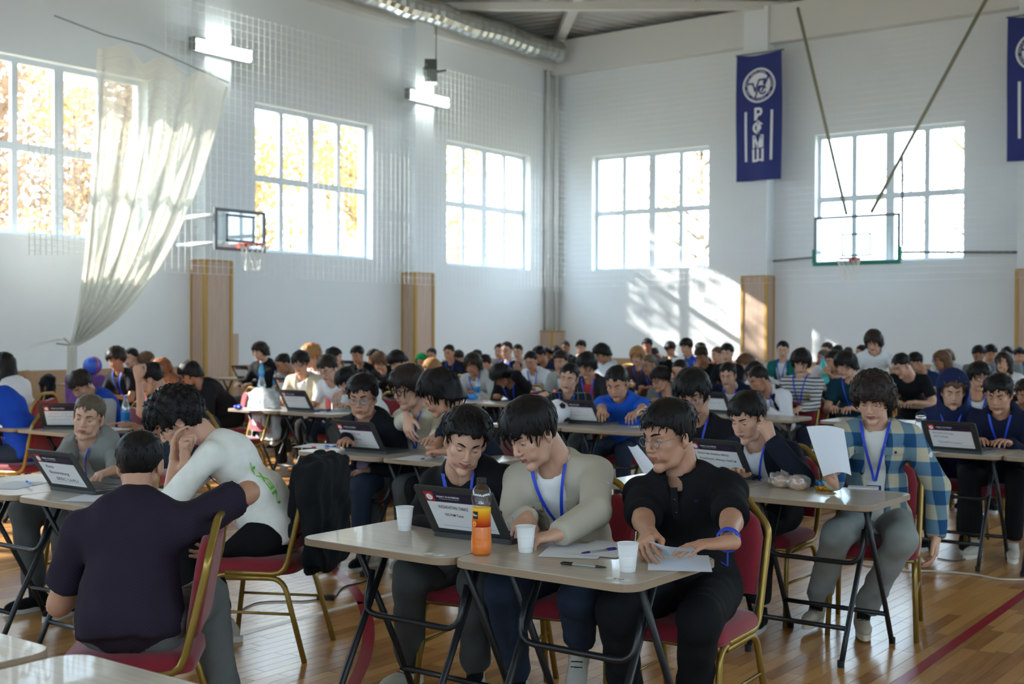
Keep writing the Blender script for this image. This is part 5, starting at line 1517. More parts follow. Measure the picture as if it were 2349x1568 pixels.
E1 = P('person in grey hoodie and white tee turning from the left laptop', 203, 905, 1008, 4.05, heading=142, faz=172, lean=30, side=-6, hpitch=8, hroll=-10, top='jacket', hooddown=True, c1=(128, 130, 128), c2=(196, 192, 190), hair='crop', hc='ash', res=0, skin=1, opn=.7, wide=.97,
       arms={'R': dict(w=W(92, 1100, .79), hand='hold', f=(-.7, .5, -.1)), 'L': dict(w=W(262, 1112, .80), hand='type', f=(.3, .8, -.2))})
chair_for(E1, 'red chair of the grey hoodie student')
Wt = P('person in white tee with curly hair leaning head on hands', 412, 905, 1022, 3.80, heading=228, faz=235, lean=46, hpitch=38, hsz=1.12, top='tee', c1=(234, 234, 226), hair='curly', hseed=3, res=0, lany=True, skin=1, opn=.3, pants=BLK, sleeve=1.0,
       arms={'R': dict(w=WD(425, 1050, 5.75), pole=(.3, .5, -.8), hand='fist', f=(-.1, .1, 1), n=(0, -1, 0)), 'L': dict(w=WD(400, 1055, 5.85), pole=(-.4, .6, -.8), hand='relax', f=(.1, 0, 1), n=(0, -1, 0))}, legs={'R': (.14, .30, .09), 'L': (-.14, .34, .09)})
jc = chair_for(Wt, 'red chair with black jacket hung over its back', faz=243)
M_ = MB().tube([Wt['ho'] + Wt['Rh'] @ np.array([.125 * math.cos(t), -.02, .03 + .15 * math.sin(t)]) for t in np.linspace(.3, PI - .3, 18)], .006, 6); M_.build('headband', mat('black_headband', rgb(16, 16, 18), .3), Wt['obj'], smooth=True)
# row two
P2 = []
L_ = P('person in black jacket and lilac tee behind the red-lettered laptop', 832, 857, 962, 5.95, heading=152, faz=168, lean=24, hpitch=14, top='jacket', c1=(26, 28, 32), c2=(150, 132, 168), hair='short', hseed=9, glasses='silver', res=1, skin=0, opn=.25, hooddown=True, bulk=1.1,
       arms={'R': dict(w=W(795, 1045, .79), hand='rest'), 'L': dict(w=(-.12, .30, .62), hand='relax')}, pants=DEN)
chair_for(L_, 'red chair of the lilac tee student')
Cr = P('person in cream shirt and glasses smiling toward the left', 938, 840, 938, 6.15, heading=196, faz=178, lean=18, hpitch=16, top='shirt', c1=(200, 192, 170), hair='mop', hseed=2, hc='dark', glasses='dark', res=1, skin=1, smile=1, opn=.4,
       arms={'R': dict(w=WD(935, 958, 7.75), pole=(.6, -.2, -.8), hand='relax', f=(-.4, .3, -.7), n=(0, -1, -.2)), 'L': dict(w=W(985, 1060, .79), hand='rest')}, sleeve=1.0)
chair_for(Cr, 'red chair of the cream shirt student')
Nv = P('person in navy sweater bent toward the left laptop', 1010, 847, 955, 5.95, heading=232, faz=205, lean=34, hpitch=24, top='long', c1=(28, 36, 50), hair='mop', hseed=5, res=1, skin=0, opn=.3,
       arms={'R': dict(w=W(985, 1052, .79), hand='fist', pole=(1, 0, -.6)), 'L': dict(w=W(1010, 1060, .79), hand='rest', f=(.8, .4, 0), pole=(-1, 0, -.3))}, sleeve=.5)
chair_for(Nv, 'red chair of the navy sweater student')
# plaid desk
Bt = P('person in black tee and glasses holding a sheet behind polo student', 1590, 847, 962, 6.35, heading=165, faz=172, lean=20, hpitch=20, hroll=6, top='tee', c1=(28, 28, 32), hair='fringe', hseed=6, glasses='silver', res=1, skin=0, opn=.4, smile=.4,
       arms={'R': dict(w=WD(1452, 1045, 6.4), hand='hold', pole=(1, -.2, -.6), f=(-.3, .8, .2), n=(-1, 0, 0)), 'L': dict(hand='rest')})
chair_for(Bt, 'red chair of the black tee student with glasses')
Fc = P('person in navy jacket and white tee resting cheek on fist', 1716, 900, 1015, 6.0, heading=190, faz=180, lean=30, hpitch=22, top='jacket', c1=(28, 32, 44), c2=(214, 216, 214), hair='short', hseed=12, res=1, skin=1, opn=.5,
       arms={'L': dict(w=WD(1770, 1010, 6.35), pole=(-.8, .3, -.8), hand='fist', f=(.3, .1, 1), n=(1, -.3, 0)), 'R': dict(w=W(1690, 1090, .79), hand='rest')}, pants=BLK, shoes=(BLK, cloth((180, 176, 170))))
chair_for(Fc, 'red chair of the cheek-on-fist student')
Pl = P('person in blue plaid shirt with curly hair reading a held sheet', 2003, 860, 968, 6.15, heading=172, faz=164, lean=10, hpitch=24, top='jacket', kind='plaid', c1=(60, 100, 130), c2=(206, 206, 200), hair='mullet', hseed=4, hc='dark', res=0, skin=1, opn=.3, badge=True, pants=cloth((138, 142, 138)), shoes=(cloth((170, 158, 140)), cloth((196, 186, 168))),
       arms={'R': dict(w=WD(1912, 1112, 5.95), pole=(.8, -.3, -.8), hand='hold', f=(.25, .5, .6), n=(-.7, .4, 0)), 'L': dict(w=(-.30, .18, .52), pole=(-1, -.5, .1), hand='relax', f=(0, .3, -1), n=(1, 0, 0))}, legs={'R': W(1850, 1372, .12), 'L': W(1940, 1395, .10)})
chair_for(Pl, 'red chair of the plaid shirt student')
mP = cloth((60, 100, 130), 'plaid')
trims(Pl, [('pocket_flap', -.1, .03, .10, .045, mP), ('pocket_flap', .1, .03, .10, .045, mP), ('button', -.1, .02, .009, 0, DBTN), ('button', .1, .02, .009, 0, DBTN), ('button', .065, -.1, .009, 0, DBTN)], mP)
# right rows
Ho = P('person in navy hoodie with the hood pulled up', 2186, 852, 940, 9.0, heading=158, faz=170, lean=22, hpitch=18, top='hoodup', c1=(30, 38, 72), hair='short', hc='brown', res=1, skin=1, opn=.3, pants=cloth((40, 42, 44)), hsz=1.0)
chair_for(Ho, 'red chair of the hooded student')
Nh = P('person in navy hoodie typing behind the ASTANA laptop', 2291, 858, 948, 8.85, heading=178, faz=175, lean=26, hpitch=22, top='hoodie', c1=(24, 28, 48), hair='short', hseed=3, res=1, skin=0, opn=.3, pants=BLK)
chair_for(Nh, 'red chair at the right picture edge')
Ol = P('person in olive overshirt and dark glasses behind hooded student', 2245, 833, 896, 11.0, heading=150, faz=165, hpitch=5, top='jacket', c1=(86, 90, 72), c2=(206, 204, 196), hair='mop', hseed=8, glasses='dark', res=1, skin=0)
Bl = P('person in bright blue tee typing in third row', 1415, 838, 918, 8.95, heading=165, faz=172, lean=28, hpitch=28, top='tee', c1=(30, 84, 186), hair='crop', res=1, skin=0, opn=.3, lany=False, bulk=1.15, arms={'R': dict(w=W(1385, 985, .80), hand='type'), 'L': dict(w=W(1420, 988, .80), hand='type', pole=(-1, -.2, -.3))})
chair_for(Bl, 'red chair of the blue tee student')
Ck = P('person in dark checked shirt stretching one arm out', 1305, 832, 900, 9.2, heading=160, faz=165, lean=20, hpitch=12, hroll=-8, top='shirt', kind='check', c1=(34, 40, 44), hair='crop', hseed=2, res=1, skin=1, opn=.3, arms={'R': dict(w=WD(1240, 902, 10.6), pole=(1, 0, 0), hand='fist', f=(.8, .5, -.3))})
chair_for(Ck, 'red chair of the dark checked shirt student')
Bg = P('person in beige jacket and glasses over a white tee', 690, 806, 858, 9.1, heading=150, faz=165, hpitch=14, top='jacket', c1=(190, 180, 158), c2=(222, 222, 224), hair='fringe', hseed=1, glasses='silver', res=1, skin=0, lany=False)
Wg = P('person in white tee and glasses using the scribbled laptop', 752, 814, 876, 8.95, heading=165, faz=172, hpitch=28, top='tee', c1=(214, 214, 216), hair='short', hseed=5, hc='dark', glasses='silver', res=1, skin=1, lany=False, arms={'L': dict(w=W(728, 952, .80), hand='type', pole=(-1, -.2, -.3))})
Hd = P('person in white and green jacket bowing over the desk', 797, 843, 900, 8.7, heading=200, faz=180, lean=44, hpitch=45, top='jacket', c1=(206, 210, 208), c2=(30, 96, 80), hair='fringe', hseed=3, res=1, skin=1, lany=False)
for I, t in ((Ol, 'olive overshirt'), (Bg, 'beige jacket'), (Wg, 'white tee and glasses'), (Hd, 'white and green jacket')): chair_for(I, 'red chair of the %s student' % t)
Vj = P('person in blue and grey varsity jacket bent over the desk', 186, 853, 912, 6.15, heading=165, faz=185, lean=40, hpitch=42, top='jacket', c1=(30, 66, 160), c2=(120, 122, 126), hair='short', hseed=6, hc='dark', res=1, skin=0, lany=False, arms={'R': dict(w=W(130, 990, .79), hand='fist')})
chair_for(Vj, 'red chair of the varsity jacket student')
Fi = P('person in dark teal tee raising a fist', 345, 833, 905, 5.95, heading=225, faz=228, lean=26, hpitch=24, top='tee', c1=(36, 54, 66), hair='short', hseed=8, res=1, skin=0, sleeve=.8, arms={'L': dict(w=WD(318, 868, 9.1), pole=(-.9, .3, -.7), hand='fist', f=(.05, .1, 1), n=(.8, -.3, 0)), 'R': dict(hand='rest')})
chair_for(Fi, 'red chair of the raised-fist student', faz=170, side=-.25)
VC = cloth((158, 160, 160))
for sd in 'RL':   # grey sleeves of the varsity jacket
    S_, E2, Wr = Vj['J'][sd][:3]; f = Field(np.minimum(np.minimum(S_, E2), Wr) - .12, np.maximum(np.maximum(S_, E2), Wr) + .12, .016)
    f.add(seg(S_ + (E2 - S_) * .1, E2, .08, .072), .02); f.add(seg(E2, Wr, .072, .060, 1), .02); V, Q = f.mesh(); me = geo_mesh('sleeve', V, Q); o = bpy.data.objects.new('sleeve', me); COL.objects.link(o); me.materials.append(VC); o.parent = Vj['obj']

# ------------------------------------------------------------------ people: farther rows (head middle x, head top y, head height in the photo)
HK = dict(dn=dict(hpitch=34), up=dict(hpitch=6), cheek={'L': dict(w=(-.08, .30, 1.02), pole=(-.6, .4, -.8), hand='fist', f=(.1, .1, 1), n=(1, -.2, 0))}, face={'R': dict(w=(.06, .34, 1.0), pole=(.7, .3, -.8), hand='relax', f=(-.15, 0, 1), n=(0, -1, 0)), 'L': dict(w=(-.06, .34, 1.0), pole=(-.7, .3, -.8), hand='relax', f=(.15, 0, 1), n=(0, -1, 0))})
def FAR(desc, px, yt, Hh, heading=160, pitch=22, hair='short', hc='black', top='tee', c1=(30, 30, 34), c2=(214, 214, 216), faz=172, chair=True, **kw):
    dep = 741.0 / Hh
    p = atd(px, yt + Hh / 2, dep)
    lim = 1.0
    if p[1] > 23.3: lim = min(lim, 23.3 / p[1])
    if p[0] < -16.2: lim = min(lim, -16.2 / p[0])
    dep *= lim
    kw.setdefault('hsz', float(np.clip(lim, .9, 1.0)))
    far = kw.pop('res', 2)
    I = person('person ' + desc, px, yt + Hh / 2, dep, faz=faz, hyaw=heading - faz, hpitch=pitch, hair=hair, hc=hc, top=top, c1=c1, c2=c2, res=far, hseed=int(px) % 4, skin=int(px / 7) % 3, **kw)
    if chair: chair_for(I, 'red chair of the person ' + desc)
    return I
NB = (26, 28, 36); WH = (214, 214, 216); GR = (140, 142, 144)
FAR('in black tee and lanyard below the tied net', 267, 798, 52, 150, 18, 'curly', 'dark', 'tee', (28, 28, 32))
FAR('in dark top resting chin on hand beside tied net', 301, 798, 46, 165, 10, 'crop', 'black', 'long', NB, arms=HK['cheek'], lany=False)
FAR('in dark top turned away from camera near left pillar', 336, 806, 46, 20, 5, 'short', 'brown', 'tee', (46, 46, 54), faz=30, lany=False)
FAR('in rust top with sunlit hair, head bowed', 374, 825, 56, 190, 46, 'curly', 'red', 'jacket', (120, 74, 56), (200, 190, 180), lany=False)
FAR('in black jacket and glasses leaning left of wood pillar', 437, 828, 56, 222, 26, 'mop', 'black', 'jacket', (26, 28, 32), (30, 30, 40), faz=205, glasses='silver')
FAR('in black top asleep on the desk', 272, 856, 50, 150, 60, 'curly', 'dark', 'long', (24, 24, 28), lany=False, hroll=35, lean=58)
FAR('with cropped hair half hidden behind the white tee student', 388, 888, 72, 175, 40, 'buzz', 'ash', 'tee', (40, 44, 50), res=1, lany=False, chair=False)
FAR('in white top at the left picture edge', 8, 808, 60, 255, 12, 'long', 'black', 'long', WH, faz=250, lany=False)
FAR('in royal blue hoodie cut by the left picture edge', -28, 838, 74, 250, 15, 'short', 'black', 'hoodie', (34, 74, 178), faz=250, lany=False, res=1)
FAR('in black hoodie with parted hair right of wood pillar', 597, 784, 43, 178, 14, 'curtain', 'dark', 'hoodie', (26, 26, 30), lany=False)
FAR('in grey tee looking down behind the blue bottles', 650, 810, 47, 195, 30, 'crop', 'black', 'tee', GR, lany=False)
FAR('with fair curly hair in pale top', 715, 788, 52, 205, 20, 'curly', 'fair', 'tee', (214, 196, 196), lany=False)
FAR('in dark top with head turned away', 766, 797, 46, 40, 5, 'short', 'black', 'long', NB, faz=60, lany=False)
FAR('in black jacket seated left of second pillar', 820, 793, 42, 165, 18, 'short', 'black', 'jacket', (24, 24, 28), (40, 40, 44), lany=False)
FAR('in white top mostly hidden by brown fringe student', 858, 801, 40, 200, 15, 'short', 'dark', 'long', WH, lany=False)
FAR('with brown parted fringe in black top', 870, 807, 43, 165, 30, 'curtain', 'brown', 'tee', (26, 26, 28), lany=False)
FAR('in black top covering face with both hands', 912, 803, 47, 190, 40, 'mop', 'black', 'long', (22, 22, 26), arms=HK['face'], lany=False)
FAR('in black top behind the cream shirt student', 956, 838, 50, 175, 30, 'fringe', 'black', 'hoodie', (24, 24, 28), lany=False)
FAR('with fair hair facing left behind second pillar', 992, 822, 44, 225, 15, 'mop', 'fair', 'tee', (120, 100, 90), lany=False)
FAR('in white top in front of second pillar edge', 990, 797, 34, 165, 12, 'crop', 'black', 'tee', WH, lany=False)
FAR('in green hooded top beside second pillar', 967, 815, 34, 160, 20, None, 'dark', 'hoodup', (26, 140, 72), lany=False)
FAR('in navy top and lanyard right of second pillar', 1030, 790, 38, 165, 14, 'crop', 'black', 'tee', (26, 30, 46))
FAR('looking down beside navy top student', 1052, 803, 36, 190, 30, 'short', 'dark', 'tee', (60, 56, 60), lany=False)
FAR('in grey sweatshirt and lanyard with chin-length hair', 1085, 810, 50, 165, 16, 'curtain', 'dark', 'hoodie', (176, 178, 178), res=1)
FAR('with dark hair behind the grey sweatshirt student', 1094, 803, 38, 170, 25, 'short', 'dark', 'tee', (70, 60, 56), lany=False)
FAR('in red top behind the grey sweatshirt student', 1113, 813, 38, 220, 25, 'short', 'black', 'tee', (120, 30, 40), lany=False)
FAR('in black hoodie bowing head onto raised hand', 1150, 833, 54, 200, 48, 'mop', 'black', 'hoodie', (22, 22, 24), arms={'L': dict(w=(-.08, .30, 1.05), pole=(-.7, .3, -.8), hand='relax', f=(.2, -.1, 1), n=(.3, -1, 0))}, res=1)
FAR('in navy blazer and glasses lit by blue glow', 1162, 782, 41, 170, 4, 'crop', 'black', 'jacket', (30, 30, 50), (70, 120, 220), glasses='dark')  # the blue glow is put into the inner shirt colour
FAR('peeking from behind the blazer student', 1146, 787, 36, 170, 8, 'crop', 'black', 'tee', GR, lany=False)
FAR('in white tee right of the blazer student', 1188, 789, 35, 160, 14, 'crop', 'black', 'tee', WH, lany=False)
FAR('in white collared shirt with blue lanyard below corner box', 1218, 804, 46, 165, 26, 'crop', 'black', 'shirt', (210, 212, 216))
FAR('in navy top with sunlit face below corner box', 1238, 794, 38, 200, 24, 'fringe', 'black', 'tee', (26, 32, 60), lany=False)
FAR('in dark navy top in front of the corner box', 1253, 797, 33, 165, 12, 'short', 'black', 'tee', (24, 28, 44), lany=False)
FAR('in pale grey jacket with a small laptop', 1286, 804, 50, 165, 12, 'short', 'dark', 'jacket', (150, 152, 148), (206, 206, 206), lany=False)
FAR('with dark hair just behind the pale grey jacket student', 1278, 793, 33, 170, 20, 'mop', 'black', 'tee', (40, 40, 46), lany=False)
FAR('in black top right of corner box', 1297, 781, 32, 160, 14, 'crop', 'black', 'long', (26, 28, 34), lany=False)
FAR('in black top with hand at mouth by the far wall', 1333, 779, 34, 165, 14, 'short', 'black', 'long', (28, 30, 36), arms=HK['cheek'], lany=False)
FAR('in white hoodie and glasses looking left by the far wall', 1381, 785, 43, 222, 24, 'mop', 'black', 'hoodie', (196, 202, 210), faz=205, glasses='silver', lany=False)
FAR('in dark jacket and red tee looking down', 1346, 809, 58, 168, 22, 'mop', 'black', 'jacket', (44, 44, 46), (160, 52, 50), res=1)
FAR('with fair parted hair in brown sweater', 1462, 795, 43, 168, 12, 'curtain', 'fair', 'long', (92, 66, 60))
FAR('in dark top and glasses before the fair-haired student', 1488, 813, 46, 190, 14, 'crop', 'ash', 'tee', (40, 40, 48), glasses='silver')
FAR('with pale face by the far wall left of sun patch', 1485, 776, 34, 165, 12, 'short', 'black', 'tee', (90, 86, 90), lany=False)
FAR('with head bowed beside pale-faced student', 1502, 797, 30, 200, 50, 'short', 'dark', 'tee', (40, 40, 44), lany=False)
FAR('in black tee under the sun patch', 1538, 783, 34, 165, 22, 'fringe', 'black', 'tee', (24, 26, 26), lany=False)
FAR('in blue polo holding a sheet under the sun patch', 1575, 776, 39, 190, 12, 'fringe', 'black', 'polo', (40, 84, 180))
FAR('in black jacket behind blue polo student', 1608, 784, 33, 60, 8, 'crop', 'black', 'jacket', (24, 26, 30), (40, 40, 44), lany=False)
FAR('in black tee covering eyes with one hand', 1610, 794, 43, 180, 32, 'short', 'dark', 'tee', (26, 26, 28), arms={'R': dict(w=(.05, .34, 1.0), pole=(.7, .3, -.8), hand='relax', f=(-.3, 0, 1), n=(0, -1, 0))}, lany=False)
FAR('with close-cropped hair behind black tee student', 1560, 823, 58, 172, 24, 'buzz', 'black', 'tee', (40, 38, 38), lany=False, res=1)
FAR('in grey tee and glasses looking left beside polo student', 1516, 841, 58, 200, 14, 'fringe', 'black', 'tee', (110, 112, 110), glasses='dark', res=1)
FAR('with light brown hair left of wooden far pillar', 1645, 795, 36, 205, 12, 'crop', 'brown', 'tee', (90, 40, 50), lany=False)
FAR('in black jacket and lilac shirt near far pillar', 1668, 788, 44, 170, 12, 'short', 'black', 'jacket', (24, 26, 30), (180, 160, 190), lany=False)
FAR('with brown curly hair in pale top', 1712, 814, 44, 215, 14, 'curly', 'brown', 'tee', (206, 204, 206), lany=False)
FAR('with dark long hair in front of the wooden far pillar', 1732, 828, 50, 225, 24, 'long', 'black', 'tee', (206, 206, 210), lany=False)
FAR('in navy blazer and white tee behind pale-lettered laptop', 1670, 831, 58, 168, 20, 'crop', 'black', 'jacket', (28, 34, 54), (216, 216, 216), res=1)
FAR('in black waistcoat over white shirt', 1740, 839, 62, 210, 26, 'crop', 'black', 'vest', (28, 30, 34), (212, 212, 216), faz=195, res=1)
FAR('in teal and black jacket right of the far pillar', 1796, 781, 43, 160, 14, 'crop', 'black', 'jacket', (26, 96, 96), (208, 212, 216))
FAR('in black and white striped top', 1838, 796, 60, 160, 20, 'mop', 'black', 'long', (190, 190, 190), kind='stripe', res=1)
FAR('in white and maroon shirt facing left', 1888, 801, 38, 215, 8, 'crop', 'ash', 'tee', (206, 200, 206))
FAR('with dark hair near the slanted sun streak', 1898, 785, 34, 200, 8, 'short', 'dark', 'tee', (60, 40, 46), lany=False)
FAR('with black hair between drinker and standing person', 1922, 792, 38, 190, 30, 'short', 'black', 'tee', (40, 40, 44), lany=False)
FAR('with round dark hair left of standing person', 1946, 795, 32, 190, 35, 'crop', 'dark', 'tee', (50, 50, 54), lany=False)
FAR('in profile just left of the standing person', 1976, 790, 36, 225, 5, 'crop', 'black', 'tee', (40, 44, 50), lany=False)
DR = FAR('in dark top lifting a teal bottle', 1913, 804, 50, 215, 10, 'short', 'black', 'tee', (40, 36, 44), arms={'R': dict(w=WD(1888, 852, 14.4), pole=(.6, 0, -.8), hand='fist', f=(-.4, .4, .5)), 'L': dict(w=WD(1905, 862, 14.4), pole=(-.6, 0, -.8), hand='fist', f=(.4, .4, .5))}, lany=False)
FAR('in dark teal shirt and lanyard behind plaid student', 1941, 807, 60, 198, 18, 'mop', 'black', 'tee', (26, 58, 72), res=1, badge=True)
FAR('in white tee standing and reaching over a red chair', 2004, 765, 52, 172, 24, 'curtain', 'dark', 'tee', (212, 216, 216), faz=165, stand=True, lean=24, lany=False, chair=False, res=1, arms={'L': dict(w=WD(2098, 890, 13.6), pole=(-.6, 0, -.6), hand='rest'), 'R': dict(w=(.2, .3, .95), hand='relax')})
FAR('in black tee bowing beside the standing person', 2068, 804, 56, 205, 34, 'crop', 'black', 'tee', (26, 28, 30), lean=40, lany=False, res=1)
FAR('in navy top and glasses by the far wall', 2100, 808, 46, 215, 28, 'short', 'black', 'tee', (34, 50, 84), glasses='silver', lany=False)
FAR('with tied brown hair in blue and white top', 2160, 803, 46, 225, 12, 'long', 'brown', 'jacket', (200, 204, 206), (40, 60, 160), lany=True)
FAR('behind the tied-hair student', 2172, 801, 36, 200, 18, 'curtain', 'brown', 'tee', (180, 182, 186), lany=False)
FAR('in grey sweater and glasses near the right edge', 2245, 792, 42, 165, 24, 'short', 'black', 'long', (92, 98, 106), glasses='silver', lany=False)
FAR('in grey top wearing a dark cap', 2272, 788, 40, 150, 26, 'short', 'black', 'long', (120, 128, 136), lany=False)
FAR('with black hair above the long-haired student', 2310, 795, 38, 165, 20, 'short', 'black', 'long', (120, 128, 130), lany=False)
FAR('with dark hair at the far right edge', 2338, 797, 36, 150, 22, 'short', 'black', 'tee', (80, 100, 130), lany=False)
FAR('with long dark hair in white top facing left', 2302, 806, 48, 190, 2, 'long', 'dark', 'tee', WH, lany=False)
FAR('in black top cut by the right picture edge', 2352, 880, 62, 165, 25, 'short', 'dark', 'hoodie', (24, 24, 28), res=1, lany=False)
# ------------------------------------------------------------------ desks in the very front
place_table(-3.075, 1.465, 'desk corner at the lower left picture edge'); place_table(-2.285, 1.48, 'desk filling the bottom left edge of the picture')
# ------------------------------------------------------------------ things on the front desk
M_cup = mat('white_plastic_cup', rgb(226, 226, 224), .45, var=.01)
M_sheet = mat('printer_paper', rgb(222, 226, 234), .8, var=.01)
def cup(px, py, lab):
    p = atz(px, py, TH); c = empty('plastic_cup', p, label=lab, cat='cup', group='white plastic cups')
    MB().lathe([(.024, 0), (.0255, .003), (.0345, .092), (.0335, .092), (.0245, .005), (0, .005)], 28, close=True).build('wall', M_cup, c, smooth=True)
    MB().tube([(.0355 * math.cos(a), .0355 * math.sin(a), .093) for a in np.linspace(0, 2 * PI, 29)], .0016, 6, caps=False).build('rolled_rim', M_cup, c, smooth=True)
    for z in (.02, .055): MB().tube([((.0262 + .098 * z) * math.cos(a), (.0262 + .098 * z) * math.sin(a), z) for a in np.linspace(0, 2 * PI, 29)], .0008, 4, caps=False).build('ridge', M_cup, c, smooth=True)
cup(928, 1216, 'white cup beside the front laptop, leftmost cup'); cup(1206, 1266, 'white cup right of the orange juice bottle'); cup(1440, 1310, 'white cup near the right desk corner by the black pen')
# juice bottle
p = atz(1104, 1271, TH); jb = empty('juice_bottle', p, R(-36), label='half-empty orange juice bottle with black cap on front desk', cat='bottle')
prof = [(0, .004), (.030, 0), (.037, .012), (.0385, .04), (.036, .07), (.0335, .095), (.0325, .10), (.0325, .165), (.034, .175), (.0375, .195), (.037, .212), (.030, .232), (.017, .248), (.0125, .254), (.0125, .262)]
MB().lathe(prof, 32).build('clear_wall', clear_mat('bottle_plastic', (.97, .98, .98), .12, .05), jb, smooth=True)
MB().lathe([(0, .002)] + [(r - .0015, z + .001) for r, z in prof[1:8] if z < .15] + [(.031, .155), (0, .1552)], 32).build('juice', mat('orange_juice', rgb(246, 128, 10), .35, var=.03), jb, smooth=True)
def label_mat():
    m, n, l, b = nt('juice_label'); tc = n.new('ShaderNodeTexCoord'); sp = n.new('ShaderNodeSeparateXYZ'); l.new(tc.outputs['Object'], sp.inputs[0])
    mr = n.new('ShaderNodeMapRange'); mr.inputs[1].default_value = .10; mr.inputs[2].default_value = .166; l.new(sp.outputs[2], mr.inputs[0])
    cr = n.new('ShaderNodeValToRGB'); e = cr.color_ramp.elements; e[0].color = (*rgb(200, 40, 20), 1); e[1].color = (*rgb(244, 196, 20), 1); q = e.new(.45); q.color = (*rgb(238, 120, 24), 1)
    l.new(mr.outputs[0], cr.inputs[0]); l.new(cr.outputs[0], b.inputs['Base Color']); b.inputs['Roughness'].default_value = .4; return m
MB().lathe([(.0332, .10), (.0332, .166)], 32, close=True).build('label', label_mat(), jb, smooth=True)
def on_label(name, m, a, z, w, h, off=.0004):
    P_ = [[(( .0332 + off) * math.cos(a + w / .033 * (i / 8 - .5)), (.0332 + off) * math.sin(a + w / .033 * (i / 8 - .5)), z + h * (j - .5)) for j in (0, 1)] for i in range(9)]
    return MB().grid(P_).build(name, m, jb)
a0 = R(-100)
on_label('logo_patch', mat('black_logo', rgb(16, 20, 28), .4), a0 + .75, .142, .022, .026)
on_label('barcode_panel', mat('cream_panel', rgb(230, 190, 120), .5), a0 - .62, .135, .014, .05); on_label('barcode', mat('barcode_print', rgb(120, 90, 80), .5), a0 - .62, .120, .010, .014, .0007)
me = text_mesh('Piko', .0105, thin=.0002)
for v in me.vertices:
    t = a0 + .75 + (v.co.x - .0105) / .033; z = .139 + v.co.y; v.co = (.0339 * math.cos(t), .0339 * math.sin(t), z)
o = bpy.data.objects.new('brand_print', me); COL.objects.link(o); me.materials.clear(); me.materials.append(M_wprint); o.parent = jb
mb = MB(); ac = a0 + .62
for r0, r1 in ((0, .0105), ): mb.add([(.0341 * math.cos(ac + r1 * math.cos(t) / .033), .0341 * math.sin(ac + r1 * math.cos(t) / .033), .112 + r1 * math.sin(t)) for t in np.linspace(0, 2 * PI, 24, endpoint=False)], [tuple(range(24))])
mb.build('orange_slice', mat('orange_slice_print', rgb(250, 150, 40), .4), jb)
MB().lathe([(.0165, .252), (.017, .254), (.017, .268), (.0155, .270), (0, .270)], 24).build('cap', mat('black_cap', rgb(14, 14, 16), .4), jb, smooth=False)
def sheet(corners, lab, sag=0.0, m=M_sheet, n=8, group='paper sheets', name='paper_sheet', th=.0006):
    """sheet from 4 world corners (a,b,c,d around), bent by sag along its normal"""
    a, b, c, d = [np.array(q, float) for q in corners]; nm = unit(np.cross(b - a, d - a)); P_ = []
    for i in range(n + 1):
        u = i / n; P_.append([(a * (1 - u) + b * u) * (1 - v) + (d * (1 - u) + c * u) * v + nm * sag * math.sin(PI * u) * (.6 + .4 * v) for v in np.linspace(0, 1, n + 1)])
    o = a.copy(); mb = MB(); mb.grid([[q - o for q in r] for r in P_]); mb.grid([[q - o + nm * th for q in r] for r in P_])
    ob = mb.build(name, m, None, smooth=True, loc=o); tag(ob, lab, 'paper', group); return ob
def flat_sheet(px, py, ang, lab, z=TH + .001, w=.21, h=.297, sag=0.0):
    p = atz(px, py, z); u = np.array([math.cos(R(ang)), math.sin(R(ang)), 0]); v = np.array([-u[1], u[0], 0])
    return sheet([p - u * w / 2 - v * h / 2, p + u * w / 2 - v * h / 2, p + u * w / 2 + v * h / 2, p - u * w / 2 + v * h / 2], lab, sag)
flat_sheet(1318, 1262, 24, 'white sheet left of the blue pen on front desk', TH + .001); flat_sheet(1390, 1258, 8, 'white sheet under the blue pen on front desk', TH + .0025)
sheet([atz(1478, 1262, .78), atz(1600, 1275, .775), atz(1592, 1252, .84), atz(1492, 1240, .83)], 'sheets lifted by the black polo student', .012)
flat_sheet(1558, 1290, 30, 'sheet lying under the black polo student\'s lifted papers', TH + .001)
def pen(px0, py0, px1, py1, body, tip, lab, clear=False, z=TH + .006):
    a, b = atz(px0, py0, z), atz(px1, py1, z); d = unit(b - a)
    pn_ = empty('pen', (a + b) / 2, label=lab, cat='pen', group='pens and markers'); o = (a + b) / 2; L = np.linalg.norm(b - a)
    q = lambda t: (a + (b - a) * t) - o
    MB().tube([q(.22), q(.75)], .0042, 8).build('barrel', body, pn_, smooth=True)
    MB().tube([q(.0), q(.04), q(.2), q(.23)], [.001, .003, .0048, .0048], 8).build('grip', tip, pn_, smooth=True)
    MB().tube([q(.74), q(.98), q(1)], [.005, .005, .003], 8).build('cap', tip, pn_, smooth=True)
    MB().tube([q(.72) + (0, 0, .006), q(.95) + (0, 0, .006)], .0012, 5).build('clip', tip, pn_)
M_ink = mat('blue_pen_plastic', rgb(34, 40, 130), .35); M_clearpen = mat('smoky_barrel', rgb(150, 150, 155), .3); M_blkpen = mat('black_pen_plastic', rgb(20, 20, 22), .35)
pen(1333, 1268, 1414, 1258, M_clearpen, M_ink, 'blue ballpoint lying on the front sheets'); pen(1391, 1301, 1286, 1291, M_clearpen, M_blkpen, 'black gel pen lying near the front desk edge')
M_mrk = mat('red_marker_cap', rgb(190, 40, 44), .4); M_mw = mat('white_marker_body', rgb(214, 214, 214), .4); M_mb = mat('sky_blue_marker', rgb(40, 120, 200), .4); M_dk = mat('deep_blue_cap', rgb(30, 50, 170), .4)
pen(756, 1029, 715, 1025, M_mw, M_mrk, 'red-capped marker on the second row desk'); pen(782, 1026, 745, 1022, M_mb, M_mb, 'sky blue marker beside red-capped marker')
